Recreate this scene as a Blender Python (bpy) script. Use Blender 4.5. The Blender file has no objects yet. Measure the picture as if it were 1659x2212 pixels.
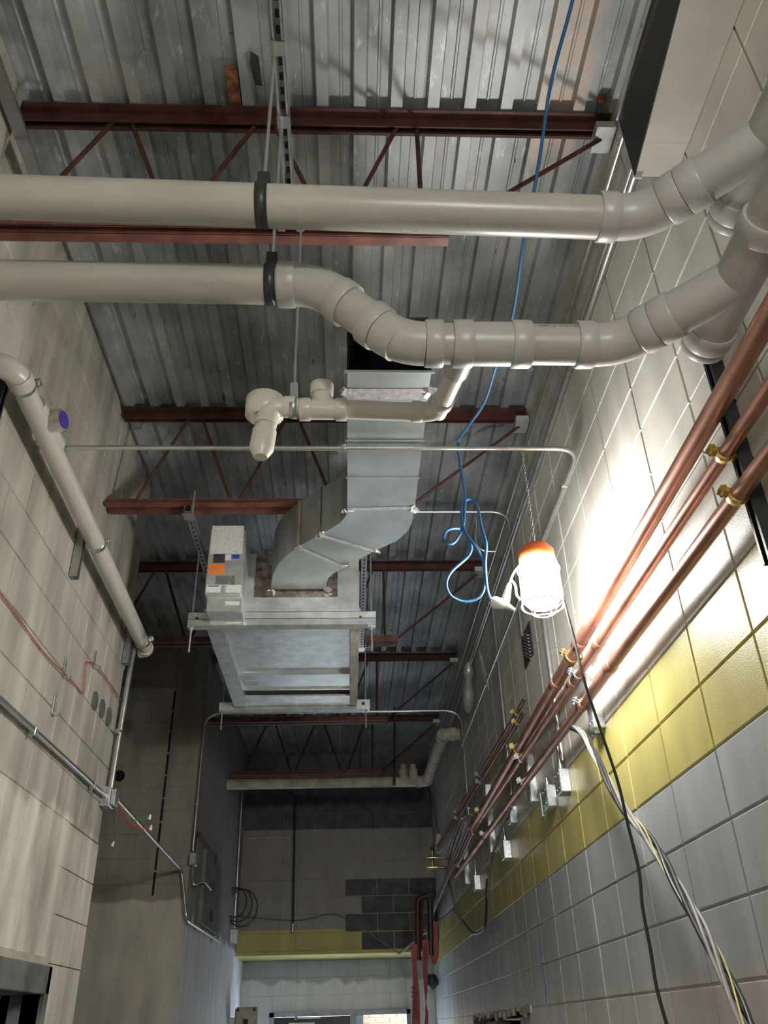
import bpy, bmesh, math, random
from mathutils import Vector, Matrix, Quaternion
random.seed(7)
C = bpy.context.scene.collection
H = 1.8                                   # camera height above the floor
PI = math.pi
# ---------------------------------------------------------------- camera
F = 1803.887; CX, CY = 829.5, 1106.0
R = Matrix(((0.99906136, 0.00148707, -0.0432919), (-0.03600544, -0.52713844, -0.8490163),
            (-0.02408337, 0.84977812, -0.52659011)))
cam = bpy.data.objects.new('camera', bpy.data.cameras.new('camera')); C.objects.link(cam)
cam.matrix_world = Matrix.Translation((0, 0, H)) @ R.to_4x4()
cam.data.sensor_fit = 'VERTICAL'; cam.data.sensor_height = 36; cam.data.lens = F / 2212 * 36
cam.data.clip_start = 0.02
sc = bpy.context.scene; sc.camera = cam
# ---------------------------------------------------------------- world, light, exposure
w = bpy.data.worlds.new('world'); sc.world = w; w.use_nodes = True
w.node_tree.nodes['Background'].inputs[0].default_value = (0.62, 0.76, 1.0, 1)
w.node_tree.nodes['Background'].inputs[1].default_value = 48.0
sc.view_settings.view_transform = 'Standard'; sc.view_settings.look = 'None'
sc.view_settings.exposure = 0.42; sc.view_settings.gamma = 1; sc.view_settings.use_curve_mapping = False
LAMP = 200.0        # emission of the caged work lamps' globes
LAMP_BACK = 360.0

# ---------------------------------------------------------------- pixel -> point on a plane (z relative to camera, y depth)
def ray(px, py): return R @ Vector((px - CX, CY - py, -F))
def PX(px, py, x): r = ray(px, py); q = r * (x / r.x); return Vector((q.x, q.y, q.z + H))
def PY(px, py, y): r = ray(px, py); q = r * (y / r.y); return Vector((q.x, q.y, q.z + H))
def PZ(px, py, z): r = ray(px, py); q = r * (z / r.z); return Vector((q.x, q.y, q.z + H))
def V(x, y, z): return Vector((x, y, z + H))
WR, WL = 1.12, -1.38          # side walls
DECK = 3.24                   # underside of deck ribs above the camera

# ---------------------------------------------------------------- materials
def mat(name, col, rough=0.5, metal=0.0, noise=0.12, scale=8.0, bump=0.0, bscale=60, col2=None, stretch=None, spec=None):
    m = bpy.data.materials.new(name); m.use_nodes = True
    nt = m.node_tree; b = nt.nodes['Principled BSDF']
    b.inputs['Roughness'].default_value = rough; b.inputs['Metallic'].default_value = metal
    if spec is not None: b.inputs['Specular IOR Level'].default_value = spec
    g = nt.nodes.new('ShaderNodeNewGeometry'); mp = nt.nodes.new('ShaderNodeMapping')
    nt.links.new(g.outputs['Position'], mp.inputs[0])
    if stretch: mp.inputs['Scale'].default_value = stretch
    n = nt.nodes.new('ShaderNodeTexNoise'); n.inputs['Scale'].default_value = scale; n.inputs['Detail'].default_value = 5
    nt.links.new(mp.outputs[0], n.inputs['Vector'])
    cr = nt.nodes.new('ShaderNodeValToRGB')
    c2 = col2 or tuple(c * (1 - noise * 2.2) for c in col)
    c1 = col if col2 else tuple(min(1, c * (1 + noise)) for c in col)
    cr.color_ramp.elements[0].color = (*c2, 1); cr.color_ramp.elements[1].color = (*c1, 1)
    cr.color_ramp.elements[0].position = 0.32; cr.color_ramp.elements[1].position = 0.68
    nt.links.new(n.outputs[0], cr.inputs[0]); nt.links.new(cr.outputs[0], b.inputs['Base Color'])
    if bump:
        n2 = nt.nodes.new('ShaderNodeTexNoise'); n2.inputs['Scale'].default_value = bscale; n2.inputs['Detail'].default_value = 3
        nt.links.new(g.outputs['Position'], n2.inputs['Vector'])
        bp = nt.nodes.new('ShaderNodeBump'); bp.inputs['Strength'].default_value = bump; bp.inputs['Distance'].default_value = 0.004
        nt.links.new(n2.outputs[0], bp.inputs['Height']); nt.links.new(bp.outputs[0], b.inputs['Normal'])
    return m
def emis(name, col, s):
    m = bpy.data.materials.new(name); m.use_nodes = True; b = m.node_tree.nodes['Principled BSDF']
    b.inputs['Base Color'].default_value = (*col, 1)
    b.inputs['Emission Color'].default_value = (*col, 1); b.inputs['Emission Strength'].default_value = s
    return m
class NT:                                # tiny node-graph writer
    def __init__(s, m): s.nt = m.node_tree
    def n(s, t, **kw):
        x = s.nt.nodes.new('ShaderNode' + t)
        for k, v in kw.items():
            if k.startswith('i_'): x.inputs[int(k[2:])].default_value = v
            else: setattr(x, k, v)
        return x
    def l(s, a, b): s.nt.links.new(a, b)
    def math(s, op, a, b):
        x = s.n('Math', operation=op)
        for i, q in enumerate((a, b)):
            if q is None: continue
            if hasattr(q, 'links'): s.l(q, x.inputs[i])
            else: x.inputs[i].default_value = q
        return x.outputs[0]
    def mix(s, f, a, b):
        x = s.n('Mix', data_type='RGBA')
        for i, q in ((0, f), (6, a), (7, b)):
            if hasattr(q, 'links'): s.l(q, x.inputs[i])
            else: x.inputs[i].default_value = q if i == 0 else (*q, 1)
        return x.outputs[2]
def step(g, v, at, wid):                 # 0..1 ramp of socket v around value at
    x = g.n('MapRange'); x.inputs[1].default_value = at - wid; x.inputs[2].default_value = at + wid
    g.l(v, x.inputs[0]); return x.outputs[0]
def wall_mat(name, bands, ragged=0.0, rough=0.55, bump=0.35, streak=0.18, bscale=110):
    """bands: list of (z_rel_top, colour, raggedness) from the floor up, painted on the masonry"""
    m = bpy.data.materials.new(name); m.use_nodes = True; g = NT(m); b = m.node_tree.nodes['Principled BSDF']
    b.inputs['Roughness'].default_value = rough
    geo = g.n('NewGeometry'); sep = g.n('SeparateXYZ'); g.l(geo.outputs['Position'], sep.inputs[0]); z = sep.outputs[2]
    rag = g.n('TexNoise', i_2=5.0, i_3=4.0); mp = g.n('Mapping'); mp.inputs['Scale'].default_value = (1, 1, 0.35)
    g.l(geo.outputs['Position'], mp.inputs[0]); g.l(mp.outputs[0], rag.inputs['Vector'])
    rr = g.math('SUBTRACT', rag.outputs[0], 0.5)
    col = bands[0][1]
    for i in range(1, len(bands)):
        zb, rg = bands[i - 1][0] + H, bands[i - 1][2]
        zz = g.math('ADD', z, g.math('MULTIPLY', rr, rg)) if rg else z
        col = g.mix(step(g, zz, zb, 0.006 + rg * 0.06), col, bands[i][1])
    n = g.n('TexNoise', i_2=3.0, i_3=5.0); mp2 = g.n('Mapping'); mp2.inputs['Scale'].default_value = (2.2, 2.2, 0.5)
    g.l(geo.outputs['Position'], mp2.inputs[0]); g.l(mp2.outputs[0], n.inputs['Vector'])
    v = g.n('MapRange'); v.inputs[1].default_value = .3; v.inputs[2].default_value = .7
    v.inputs[3].default_value = 1 - streak; v.inputs[4].default_value = 1 + streak * .5; g.l(n.outputs[0], v.inputs[0])
    hsv = g.n('HueSaturation'); g.l(v.outputs[0], hsv.inputs['Value']); g.l(col, hsv.inputs['Color'])
    g.l(hsv.outputs[0], b.inputs['Base Color'])
    n2 = g.n('TexNoise', i_2=float(bscale), i_3=3.0); g.l(geo.outputs['Position'], n2.inputs['Vector'])
    bp = g.n('Bump'); bp.inputs['Strength'].default_value = bump; bp.inputs['Distance'].default_value = 0.003
    g.l(n2.outputs[0], bp.inputs['Height']); g.l(bp.outputs[0], b.inputs['Normal'])
    return m
CREAM, YEL, GRY, BEI = (.58, .565, .50), (.52, .46, .16), (.42, .45, .45), (.50, .465, .435)
M_wallR = wall_mat('painted_block_right', [(0.13, BEI, .16), (0.7027, GRY, 0), (1.109, YEL, 0), (9, CREAM, 0)], rough=.42, bump=.35, bscale=230)
M_wallL = wall_mat('painted_block_left', [(0.92, (.76, .73, .64), .32), (9, (.48, .455, .40), 0)], rough=.6, streak=.42)
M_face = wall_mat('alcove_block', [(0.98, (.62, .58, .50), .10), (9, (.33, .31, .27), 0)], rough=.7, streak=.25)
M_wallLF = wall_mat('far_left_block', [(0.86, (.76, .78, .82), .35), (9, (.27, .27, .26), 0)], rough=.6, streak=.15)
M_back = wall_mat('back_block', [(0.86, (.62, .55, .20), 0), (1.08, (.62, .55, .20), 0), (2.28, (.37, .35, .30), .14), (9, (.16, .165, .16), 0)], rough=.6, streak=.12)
M_backlow = wall_mat('back_block_low', [(0.55, (.78, .79, .80), .22), (9, (.42, .45, .48), 0)], rough=.6, streak=.12)
M_dark = mat('bare_block', (.13, .128, .13), .85, noise=.15, bump=.5)
M_plain = mat('plain_wall', (.42, .39, .33), .7)
M_floor = mat('concrete_floor', (.25, .24, .22), .6, noise=.2, scale=2)
M_pvc = mat('pvc_pipe', (.43, .42, .38), .33, noise=.07, scale=3, stretch=(1, 6, 6))
M_pvcf = mat('pvc_fitting', (.43, .42, .41), .36, noise=.02)
M_pvcw = mat('pvc_white', (.60, .585, .53), .30, noise=.03)
M_oldpipe = mat('old_pipe', (.62, .56, .47), .6, noise=.15, scale=10)
M_galv = mat('galvanised_steel', (.70, .74, .735), .36, 0.65, noise=.10, scale=14, bump=.05, bscale=8)
M_duct = mat('duct_sheet', (.60, .66, .66), .33, 0.8, noise=.08, scale=6, bump=.10, bscale=5)
M_zinc = mat('zinc_conduit', (.68, .69, .68), .28, 0.9, noise=.06, scale=20)
M_strut = mat('strut_steel', (.46, .48, .48), .4, 0.85, noise=.1, scale=20)
M_black = mat('black_steel', (.04, .042, .045), .4, 0.3)
M_blackr = mat('black_rubber', (.012, .012, .013), .6)
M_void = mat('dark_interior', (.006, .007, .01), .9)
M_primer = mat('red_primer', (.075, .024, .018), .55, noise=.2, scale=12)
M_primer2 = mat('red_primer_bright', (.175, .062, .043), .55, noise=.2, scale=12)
M_copper = mat('copper_tube', (.62, .33, .23), .36, 0.75, noise=.2, scale=9, stretch=(3, .6, 3), col2=(.34, .17, .12))
M_copperd = mat('old_copper', (.30, .15, .11), .4, 0.8, noise=.25, scale=9)
M_brass = mat('brass', (.78, .60, .22), .3, 0.9)
M_blue = mat('blue_cord', (.03, .12, .27), .45, noise=.03)
M_cordw = mat('white_cord', (.8, .8, .78), .4)
M_cable = mat('grey_cable', (.27, .255, .25), .5)
M_orange = mat('orange_plastic', (.80, .16, .03), .35)
M_tape = mat('foil_tape', (.82, .80, .80), .26, 0.7, noise=.15, scale=40, bump=.6, bscale=35)
M_tape2 = mat('foil_tape_flat', (.52, .44, .42), .28, 0.9, noise=.3, scale=25, bump=.6, bscale=30)
M_white = mat('white_paper', (.82, .82, .80), .6, noise=.02)
M_ora2 = mat('orange_sticker', (.85, .26, .05), .5, noise=.03)
M_bluest = mat('blue_sticker', (.05, .09, .5), .5)
M_ink = mat('ink', (.05, .05, .06), .7)
M_wood = mat('raw_wood', (.74, .69, .63), .6, noise=.2, scale=14, stretch=(1, .3, 1))
M_red = mat('red_tape', (.38, .028, .02), .45, noise=.08)
M_rust = mat('rust', (.22, .08, .03), .8, noise=.35, scale=30)
M_redpipe = mat('dark_red_hose', (.09, .016, .013), .5)
M_wireR = mat('red_wire', (.5, .10, .06), .5)
M_wireG = mat('green_wire', (.05, .35, .12), .5)
M_boxbei = mat('beige_enclosure', (.50, .46, .36), .5)
M_frame = mat('dark_frame_paint', (.20, .21, .205), .4, noise=.25, scale=7)
M_framel = mat('grey_frame_paint', (.42, .46, .52), .4)
M_door = mat('black_door', (.03, .032, .038), .35)
M_foilw = mat('foil_wrap', (.55, .56, .58), .35, .5, bump=1, bscale=20)
M_purple = mat('purple_primer', (.09, .05, .38), .4)
M_green = mat('green_tape', (.03, .30, .10), .5)
M_panelb = mat('grey_painted_sheet', (.48, .46, .41), .35, .1, noise=.08, scale=4)
M_brick = mat('outdoor_brick', (.095, .045, .016), .8, noise=.15)
M_mortar = mat('outdoor_mortar', (.14, .11, .07), .8)
M_box = mat('zinc_box', (.62, .66, .68), .3, .75, noise=.12, scale=60)
M_grybox = mat('grey_enclosure', (.17, .18, .175), .45, .2)
M_bluebin = mat('blue_tarp', (.03, .10, .42), .5)
M_lip = mat('broken_block', (.55, .50, .43), .8, bump=.8, bscale=40)

def deck_material():
    m = bpy.data.materials.new('galvanised_deck'); m.use_nodes = True; g = NT(m); b = m.node_tree.nodes['Principled BSDF']
    geo = g.n('NewGeometry'); sep = g.n('SeparateXYZ'); g.l(geo.outputs['Position'], sep.inputs[0])
    n = g.n('TexNoise', i_2=2.4, i_3=5.0); g.l(geo.outputs['Position'], n.inputs['Vector'])
    sp = g.n('TexVoronoi', i_2=70.0); g.l(geo.outputs['Position'], sp.inputs['Vector'])
    base = g.mix(step(g, n.outputs[0], .5, .14), (.24, .265, .275), (.52, .545, .545))
    base = g.mix(g.math('MULTIPLY', sp.outputs['Color'], .25), base, (.34, .36, .37))
    # chalky white bloom and splashes of old coating near the right side
    n3 = g.n('TexNoise', i_2=13.0, i_3=8.0); n3.inputs['Roughness'].default_value = .75
    mp = g.n('Mapping'); mp.inputs['Scale'].default_value = (1.6, .55, 1); g.l(geo.outputs['Position'], mp.inputs[0]); g.l(mp.outputs[0], n3.inputs['Vector'])
    splash = step(g, n3.outputs[0], .61, .03)
    base = g.mix(g.math('MULTIPLY', splash, .65), base, (.72, .72, .68))
    # tan overspray along one flute
    xt = g.math('MULTIPLY', step(g, sep.outputs[0], .79, .02), g.math('SUBTRACT', 1.0, step(g, sep.outputs[0], .98, .02)))
    yt = g.math('SUBTRACT', 1.0, step(g, sep.outputs[1], 2.3, .1))
    n4 = g.n('TexNoise', i_2=9.0, i_3=6.0); g.l(geo.outputs['Position'], n4.inputs['Vector'])
    tn = g.math('MULTIPLY', g.math('MULTIPLY', xt, yt), step(g, n4.outputs[0], .42, .12))
    base = g.mix(g.math('MULTIPLY', tn, .8), base, (.52, .42, .35))
    # rust round the punctured flutes
    n5 = g.n('TexNoise', i_2=4.2, i_3=4.0); mp5 = g.n('Mapping'); mp5.inputs['Scale'].default_value = (3, .8, 1); mp5.inputs['Location'].default_value = (4.1, 2.2, 0)
    g.l(geo.outputs['Position'], mp5.inputs[0]); g.l(mp5.outputs[0], n5.inputs['Vector'])
    base = g.mix(step(g, n5.outputs[0], .745, .012), base, (.20, .07, .03))
    g.l(base, b.inputs['Base Color']); b.inputs['Metallic'].default_value = .45; b.inputs['Roughness'].default_value = .43
    rr = g.n('MapRange'); rr.inputs[3].default_value = .34; rr.inputs[4].default_value = .6; g.l(n.outputs[0], rr.inputs[0]); g.l(rr.outputs[0], b.inputs['Roughness'])
    bp = g.n('Bump'); bp.inputs['Strength'].default_value = .25; bp.inputs['Distance'].default_value = .003
    n6 = g.n('TexNoise', i_2=18.0, i_3=4.0); g.l(geo.outputs['Position'], n6.inputs['Vector']); g.l(n6.outputs[0], bp.inputs['Height']); g.l(bp.outputs[0], b.inputs['Normal'])
    return m
M_deck = deck_material()

def label_material(name, bg, ink, sx, sz, thr=.60):        # fine printed lines, unreadable at this size
    m = bpy.data.materials.new(name); m.use_nodes = True; g = NT(m); b = m.node_tree.nodes['Principled BSDF']
    geo = g.n('NewGeometry'); mp = g.n('Mapping'); mp.inputs['Scale'].default_value = (sx, 1, sz)
    g.l(geo.outputs['Position'], mp.inputs[0]); n = g.n('TexNoise', i_2=1.0, i_3=2.0); g.l(mp.outputs[0], n.inputs['Vector'])
    g.l(g.mix(g.math('MULTIPLY', step(g, n.outputs[0], thr, .03), .6), bg, ink), b.inputs['Base Color']); b.inputs['Roughness'].default_value = .6
    return m
M_print = label_material('printed_label', (.80, .80, .77), (.25, .25, .25), 70, 420)

# ---------------------------------------------------------------- mesh helpers
ORG = {}
def setp(o, label=None, cat=None, group=None, kind=None):
    if label: o['label'] = label
    if cat: o['category'] = cat
    if group: o['group'] = group
    if kind: o['kind'] = kind
    return o
def thing(name, label, cat, loc, group=None):
    o = bpy.data.objects.new(name, None); C.objects.link(o); o.location = loc; o.empty_display_size = .05
    ORG[o.name] = Vector(loc); return setp(o, label, cat, group)
class MB:
    """collects verts and faces in world coordinates"""
    def __init__(s): s.v = []; s.f = []; s.sm = []
    def add(s, vs, fs, smooth=False):
        n = len(s.v); s.v += [Vector(q) for q in vs]
        for f in fs: s.f.append([i + n for i in f]); s.sm.append(smooth)
        return s
    def box(s, lo, hi, ch=0.0):
        lo = Vector(lo); hi = Vector(hi)
        return s.obox((lo + hi) / 2, (hi - lo) / 2, Matrix.Identity(3), ch)
    def obox(s, c, h, rot=None, ch=0.0):
        rot = rot or Matrix.Identity(3); c = Vector(c)
        if ch <= 0:
            vs = [c + rot @ Vector((x * h[0], y * h[1], z * h[2])) for x in (-1, 1) for y in (-1, 1) for z in (-1, 1)]
            return s.add(vs, [(0, 1, 3, 2), (4, 6, 7, 5), (0, 4, 5, 1), (2, 3, 7, 6), (0, 2, 6, 4), (1, 5, 7, 3)])
        bm = bmesh.new(); bmesh.ops.create_cube(bm, size=2)
        for v in bm.verts: v.co = Vector((v.co.x * h[0], v.co.y * h[1], v.co.z * h[2]))
        bmesh.ops.bevel(bm, geom=list(bm.edges), offset=ch, segments=1, affect='EDGES')
        bm.verts.index_update()
        vs = [c + rot @ v.co for v in bm.verts]; fs = [[v.index for v in f.verts] for f in bm.faces]; bm.free()
        return s.add(vs, fs)
    def tube(s, pts, r, n=12, cap=True, ends=None, smooth=True):
        """round tube along a polyline; r a number or one per point"""
        pts = [Vector(p) for p in pts]; rs = r if isinstance(r, (list, tuple)) else [r] * len(pts)
        t0 = (pts[1] - pts[0]).normalized(); up = Vector((0, 0, 1)) if abs(t0.z) < .9 else Vector((1, 0, 0))
        u = t0.cross(up).normalized(); rings = []; prev = t0
        for i, p in enumerate(pts):
            if i == 0: t = t0
            elif i == len(pts) - 1: t = (pts[i] - pts[i - 1]).normalized()
            else:
                a = (pts[i] - pts[i - 1]).normalized(); b = (pts[i + 1] - pts[i]).normalized(); t = (a + b)
                t = t.normalized() if t.length > 1e-6 else a
            q = prev.rotation_difference(t); u = (q @ u); u = (u - t * u.dot(t)).normalized(); prev = t
            v = t.cross(u); rings.append([p + (u * math.cos(2 * PI * k / n) + v * math.sin(2 * PI * k / n)) * rs[i] for k in range(n)])
        vs = [q for ring in rings for q in ring]; fs = []
        for i in range(len(pts) - 1):
            for k in range(n):
                a = i * n + k; b = i * n + (k + 1) % n; fs.append((a, b, b + n, a + n))
        s.add(vs, fs, smooth)
        if cap:
            s.add(rings[0], [list(range(n))[::-1]]); s.add(rings[-1], [list(range(n))])
        return s
    def build(s, name, m, parent=None):
        org = ORG[parent.name] if parent else (sum(s.v, Vector()) / len(s.v) if s.v else Vector())
        me = bpy.data.meshes.new(name); me.from_pydata([tuple(v - org) for v in s.v], [], s.f); me.materials.append(m)
        me.polygons.foreach_set('use_smooth', s.sm)
        bm = bmesh.new(); bm.from_mesh(me); bmesh.ops.recalc_face_normals(bm, faces=bm.faces); bm.to_mesh(me); bm.free()
        o = bpy.data.objects.new(name, me); C.objects.link(o); ORG[o.name] = org
        if parent: o.parent = parent
        else: o.location = org
        return o
def TUBE(name, pts, r, m, parent=None, n=12, cap=True): return MB().tube(pts, r, n, cap).build(name, m, parent)
def BOX(name, lo, hi, m, parent=None, ch=0.0): return MB().box(lo, hi, ch).build(name, m, parent)
def arc(A, B, D, t, n=8):
    """round the corner B of the path A-B-D, tangent length t"""
    A, B, D = Vector(A), Vector(B), Vector(D); p = B + (A - B).normalized() * t; q = B + (D - B).normalized() * t
    return [p.lerp(B, k / n).lerp(B.lerp(q, k / n), k / n) for k in range(n + 1)]
def rounded(pts, t, n=7):
    out = [Vector(pts[0])]
    for i in range(1, len(pts) - 1): out += arc(pts[i - 1], pts[i], pts[i + 1], t, n)
    return out + [Vector(pts[-1])]
def spline(pts, n=8):
    pts = [Vector(p) for p in pts]; P = [pts[0] * 2 - pts[1]] + pts + [pts[-1] * 2 - pts[-2]]; out = []
    for i in range(1, len(P) - 2):
        for k in range(n):
            t = k / n; a, b, c, d = P[i - 1], P[i], P[i + 1], P[i + 2]
            out.append(.5 * ((2 * b) + (c - a) * t + (2 * a - 5 * b + 4 * c - d) * t * t + (3 * b - a - 3 * c + d) * t ** 3))
    return out + [pts[-1]]
def text_mesh(name, s, size, m, parent, origin, ux, uy, depth=.0004, wrap=None):
    cu = bpy.data.curves.new(name, 'FONT'); cu.body = s; cu.size = size; cu.resolution_u = 2; cu.align_x = 'LEFT'
    o = bpy.data.objects.new(name, cu); C.objects.link(o); bpy.context.view_layer.update()
    me = bpy.data.meshes.new_from_object(o); bpy.data.objects.remove(o)
    ux, uy = Vector(ux).normalized(), Vector(uy).normalized(); nz = ux.cross(uy)
    for v in me.vertices:
        x, y = v.co.x, v.co.y
        if wrap:                      # bend round a pipe of that radius
            a = y / wrap; v.co = Vector(origin) + ux * x + (uy * math.sin(a) + nz * math.cos(a)) * (wrap + depth) - nz * wrap
        else: v.co = Vector(origin) + ux * x + uy * y + nz * depth
    org = ORG[parent.name]
    for v in me.vertices: v.co = v.co - org
    me.materials.clear(); me.materials.append(m)
    t = bpy.data.objects.new(name, me); C.objects.link(t); t.parent = parent; ORG[t.name] = org; return t

# ---------------------------------------------------------------- block walls
def block_mesh(w, h, d, ch, m, name='block'):
    """a concrete block face, origin at its lower left back corner, u = x, v = z, outwards = -y"""
    a = [(0, 0, 0), (w, 0, 0), (w, 0, h), (0, 0, h)]
    b = [(0, -(d - ch), 0), (w, -(d - ch), 0), (w, -(d - ch), h), (0, -(d - ch), h)]
    c = [(ch, -d, ch), (w - ch, -d, ch), (w - ch, -d, h - ch), (ch, -d, h - ch)]
    vs = a + b + c; fs = []
    for i in range(4):
        j = (i + 1) % 4; fs.append((i, j, j + 4, i + 4)); fs.append((i + 4, j + 4, j + 8, i + 8))
    fs.append((8, 9, 10, 11))
    me = bpy.data.meshes.new(name); me.from_pydata(vs, [], fs); me.materials.append(m); return me
def block_wall(parent, base, rotz, u0, u1, z0, z1, phase, pitch, m, run=False, joint=.010, d=.010, ch=.004, hole=None, special=None, limit=300, near=None, jit=.0, name='block', ph=.2033, zref=.7027):
    """parent: the wall; base: world point where u=0 (z=0 rel.); rotz turns u to +X. Blocks stand proud of the wall."""
    rot = Matrix.Rotation(rotz, 4, 'Z'); cells = []; cache = {}
    k0 = math.floor((z0 - zref) / ph + 1e-6)
    zz = zref + k0 * ph
    row = 0
    while zz < z1 - .01:
        za, zb = max(zz, z0), min(zz + ph, z1)
        off = phase + (pitch / 2 if (run and row % 2) else 0)
        k = math.floor((u0 - off) / pitch)
        while off + k * pitch < u1 - .01:
            ua, ub = max(off + k * pitch, u0), min(off + (k + 1) * pitch, u1)
            if ub - ua > .02 and zb - za > .02:
                parts = [(ua, ub, za, zb)]
                for hl in (hole or []):
                    nxt = []
                    for (a, b, c, e) in parts:
                        if b <= hl[0] or a >= hl[1] or e <= hl[2] or c >= hl[3]: nxt.append((a, b, c, e)); continue
                        if a < hl[0]: nxt.append((a, hl[0], c, e))
                        if b > hl[1]: nxt.append((hl[1], b, c, e))
                        if e > hl[3]: nxt.append((max(a, hl[0]), min(b, hl[1]), hl[3], e))
                        if c < hl[2]: nxt.append((max(a, hl[0]), min(b, hl[1]), c, hl[2]))
                    parts = nxt
                cells += [q for q in parts if q[1] - q[0] > .025 and q[3] - q[2] > .025]
            k += 1
        zz += ph; row += 1
    if near: cells.sort(key=near)
    rest = MB(); org = ORG[parent.name]
    for i, (a, b, c, e) in enumerate(cells):
        w_, h_ = round(b - a - joint, 4), round(e - c - joint, 4)
        mm = special(a, b, c, e) if special else None
        mm = mm or m
        key = (w_, h_, mm.name)
        if key not in cache: cache[key] = block_mesh(w_, h_, d, ch, mm, name)
        jd = random.uniform(-jit, jit)
        T = Matrix.Translation(Vector(base)) @ rot @ Matrix.Translation((a + joint / 2, jd, c + H + joint / 2))
        if i < limit:
            o = bpy.data.objects.new(name, cache[key]); C.objects.link(o); o.parent = parent
            o.matrix_local = Matrix.Translation(-org) @ T; ORG[o.name] = org
        else:
            rest.add([T @ v.co for v in cache[key].vertices], [list(p.vertices) for p in cache[key].polygons])
    if rest.v: setp(rest.build(name, m, parent), kind='stuff')
def slab(name, lo, hi, m): return setp(BOX(name, lo, hi, m), kind='structure')

# ================================================================ STRUCTURE
YF, YB, YB2, YN = 7.85, 11.6, 12.5, -3.0
TOP = DECK + .30
slab('floor', V(-4.4, YN - .2, -1.95), V(WR + .2, 16, -1.8), M_floor)
wr = slab('wall_right', V(WR, YN, -1.8), V(WR + .2, 9.15, .09), M_wallR)     # rebuilt below with its broken opening
bpy.data.objects.remove(wr)
HY0, HY1, HZ1 = 5.99, 8.75, .085
mb = MB().box(V(WR + .004, YN, -1.8), V(WR + .2, HY0, TOP)).box(V(WR + .004, HY1, -1.8), V(WR + .2, YB2 + .2, TOP)).box(V(WR + .004, HY0, HZ1), V(WR + .2, HY1, TOP)).box(V(WR + .004, HY0, -1.8), V(WR + .2, HY1, -.35))
wall_r = setp(mb.build('wall_right', M_wallR), kind='structure')
block_wall(wall_r, (WR + .004, YB2, 0), -PI / 2, 0, YB2 - .45, -.3, DECK + .05, (YB2 - .457) % .41, .4100, M_wallR, joint=.0075, d=.007, ch=.003,
           hole=[(YB2 - HY1, YB2 - HY0, -1, HZ1)], near=lambda q: math.hypot(YB2 - q[0], q[2]), limit=300)
wl = MB().box(V(WL - .2, YN, -1.8), V(WL - .004, 3.30, TOP)).box(V(WL - .2, 3.30, .17), V(WL - .004, 4.385, TOP)).box(V(WL - .2, 4.385, -1.8), V(WL - .004, 4.95, TOP))
wall_l = setp(wl.build('wall_left', M_wallL), kind='structure')
block_wall(wall_l, (WL - .004, 0, 0), PI / 2, .4, 4.95, .906, DECK + .05, .05, .4064, M_wallL, run=True, joint=.006, d=.006, ch=.003, jit=.0008)
block_wall(wall_l, (WL - .004, 0, 0), PI / 2, .4, 4.95, -.11, .9061, .25, .4064, M_wallL, run=True, joint=.003, d=.0055, ch=.0012,
           hole=[(3.30, 4.385, -1, .17)], jit=.0003)
MB().box(V(WL - .01, .4, .17), V(WL + .0005, 4.95, .906)).box(V(WL - .01, 4.386, -1.8), V(WL + .0005, 4.95, .906)).build('paint_fill', M_wallL, wall_l)
# alcove beyond the left wall, its facing wall, and the far left wall
slab('wall_alcove_side', V(-3.4, 4.7, -1.8), V(-3.2, YF + .2, TOP), M_plain)
slab('wall_alcove_front', V(-3.4, 4.75, -1.8), V(WL - .2, 4.95, TOP), M_plain)
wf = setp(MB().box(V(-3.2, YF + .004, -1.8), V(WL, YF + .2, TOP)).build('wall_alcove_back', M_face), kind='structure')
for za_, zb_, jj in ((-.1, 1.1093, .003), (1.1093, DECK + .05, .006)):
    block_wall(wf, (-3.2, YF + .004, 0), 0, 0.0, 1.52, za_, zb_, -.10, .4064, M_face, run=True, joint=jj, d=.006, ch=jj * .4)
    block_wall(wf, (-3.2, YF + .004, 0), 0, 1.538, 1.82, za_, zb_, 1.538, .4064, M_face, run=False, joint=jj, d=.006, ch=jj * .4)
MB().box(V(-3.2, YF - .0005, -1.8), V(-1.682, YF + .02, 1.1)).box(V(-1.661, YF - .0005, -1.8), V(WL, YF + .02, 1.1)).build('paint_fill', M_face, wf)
mb = MB()
for k in range(9): mb.box(V(-1.679, YF - .001, 1.02 + k * .2033), V(-1.663, YF + .01, 1.02 + k * .2033 + .185))
mb.build('control_joint', M_void, wf)
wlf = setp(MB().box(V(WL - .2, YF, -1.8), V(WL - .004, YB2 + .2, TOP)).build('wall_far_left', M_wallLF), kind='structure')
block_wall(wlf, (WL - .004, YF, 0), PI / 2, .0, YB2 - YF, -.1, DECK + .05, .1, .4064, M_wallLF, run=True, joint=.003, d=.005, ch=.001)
MB().box(V(WL - .01, YF, -1.8), V(WL + .0002, YB2, .95)).build('paint_fill', M_wallLF, wlf)
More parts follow.
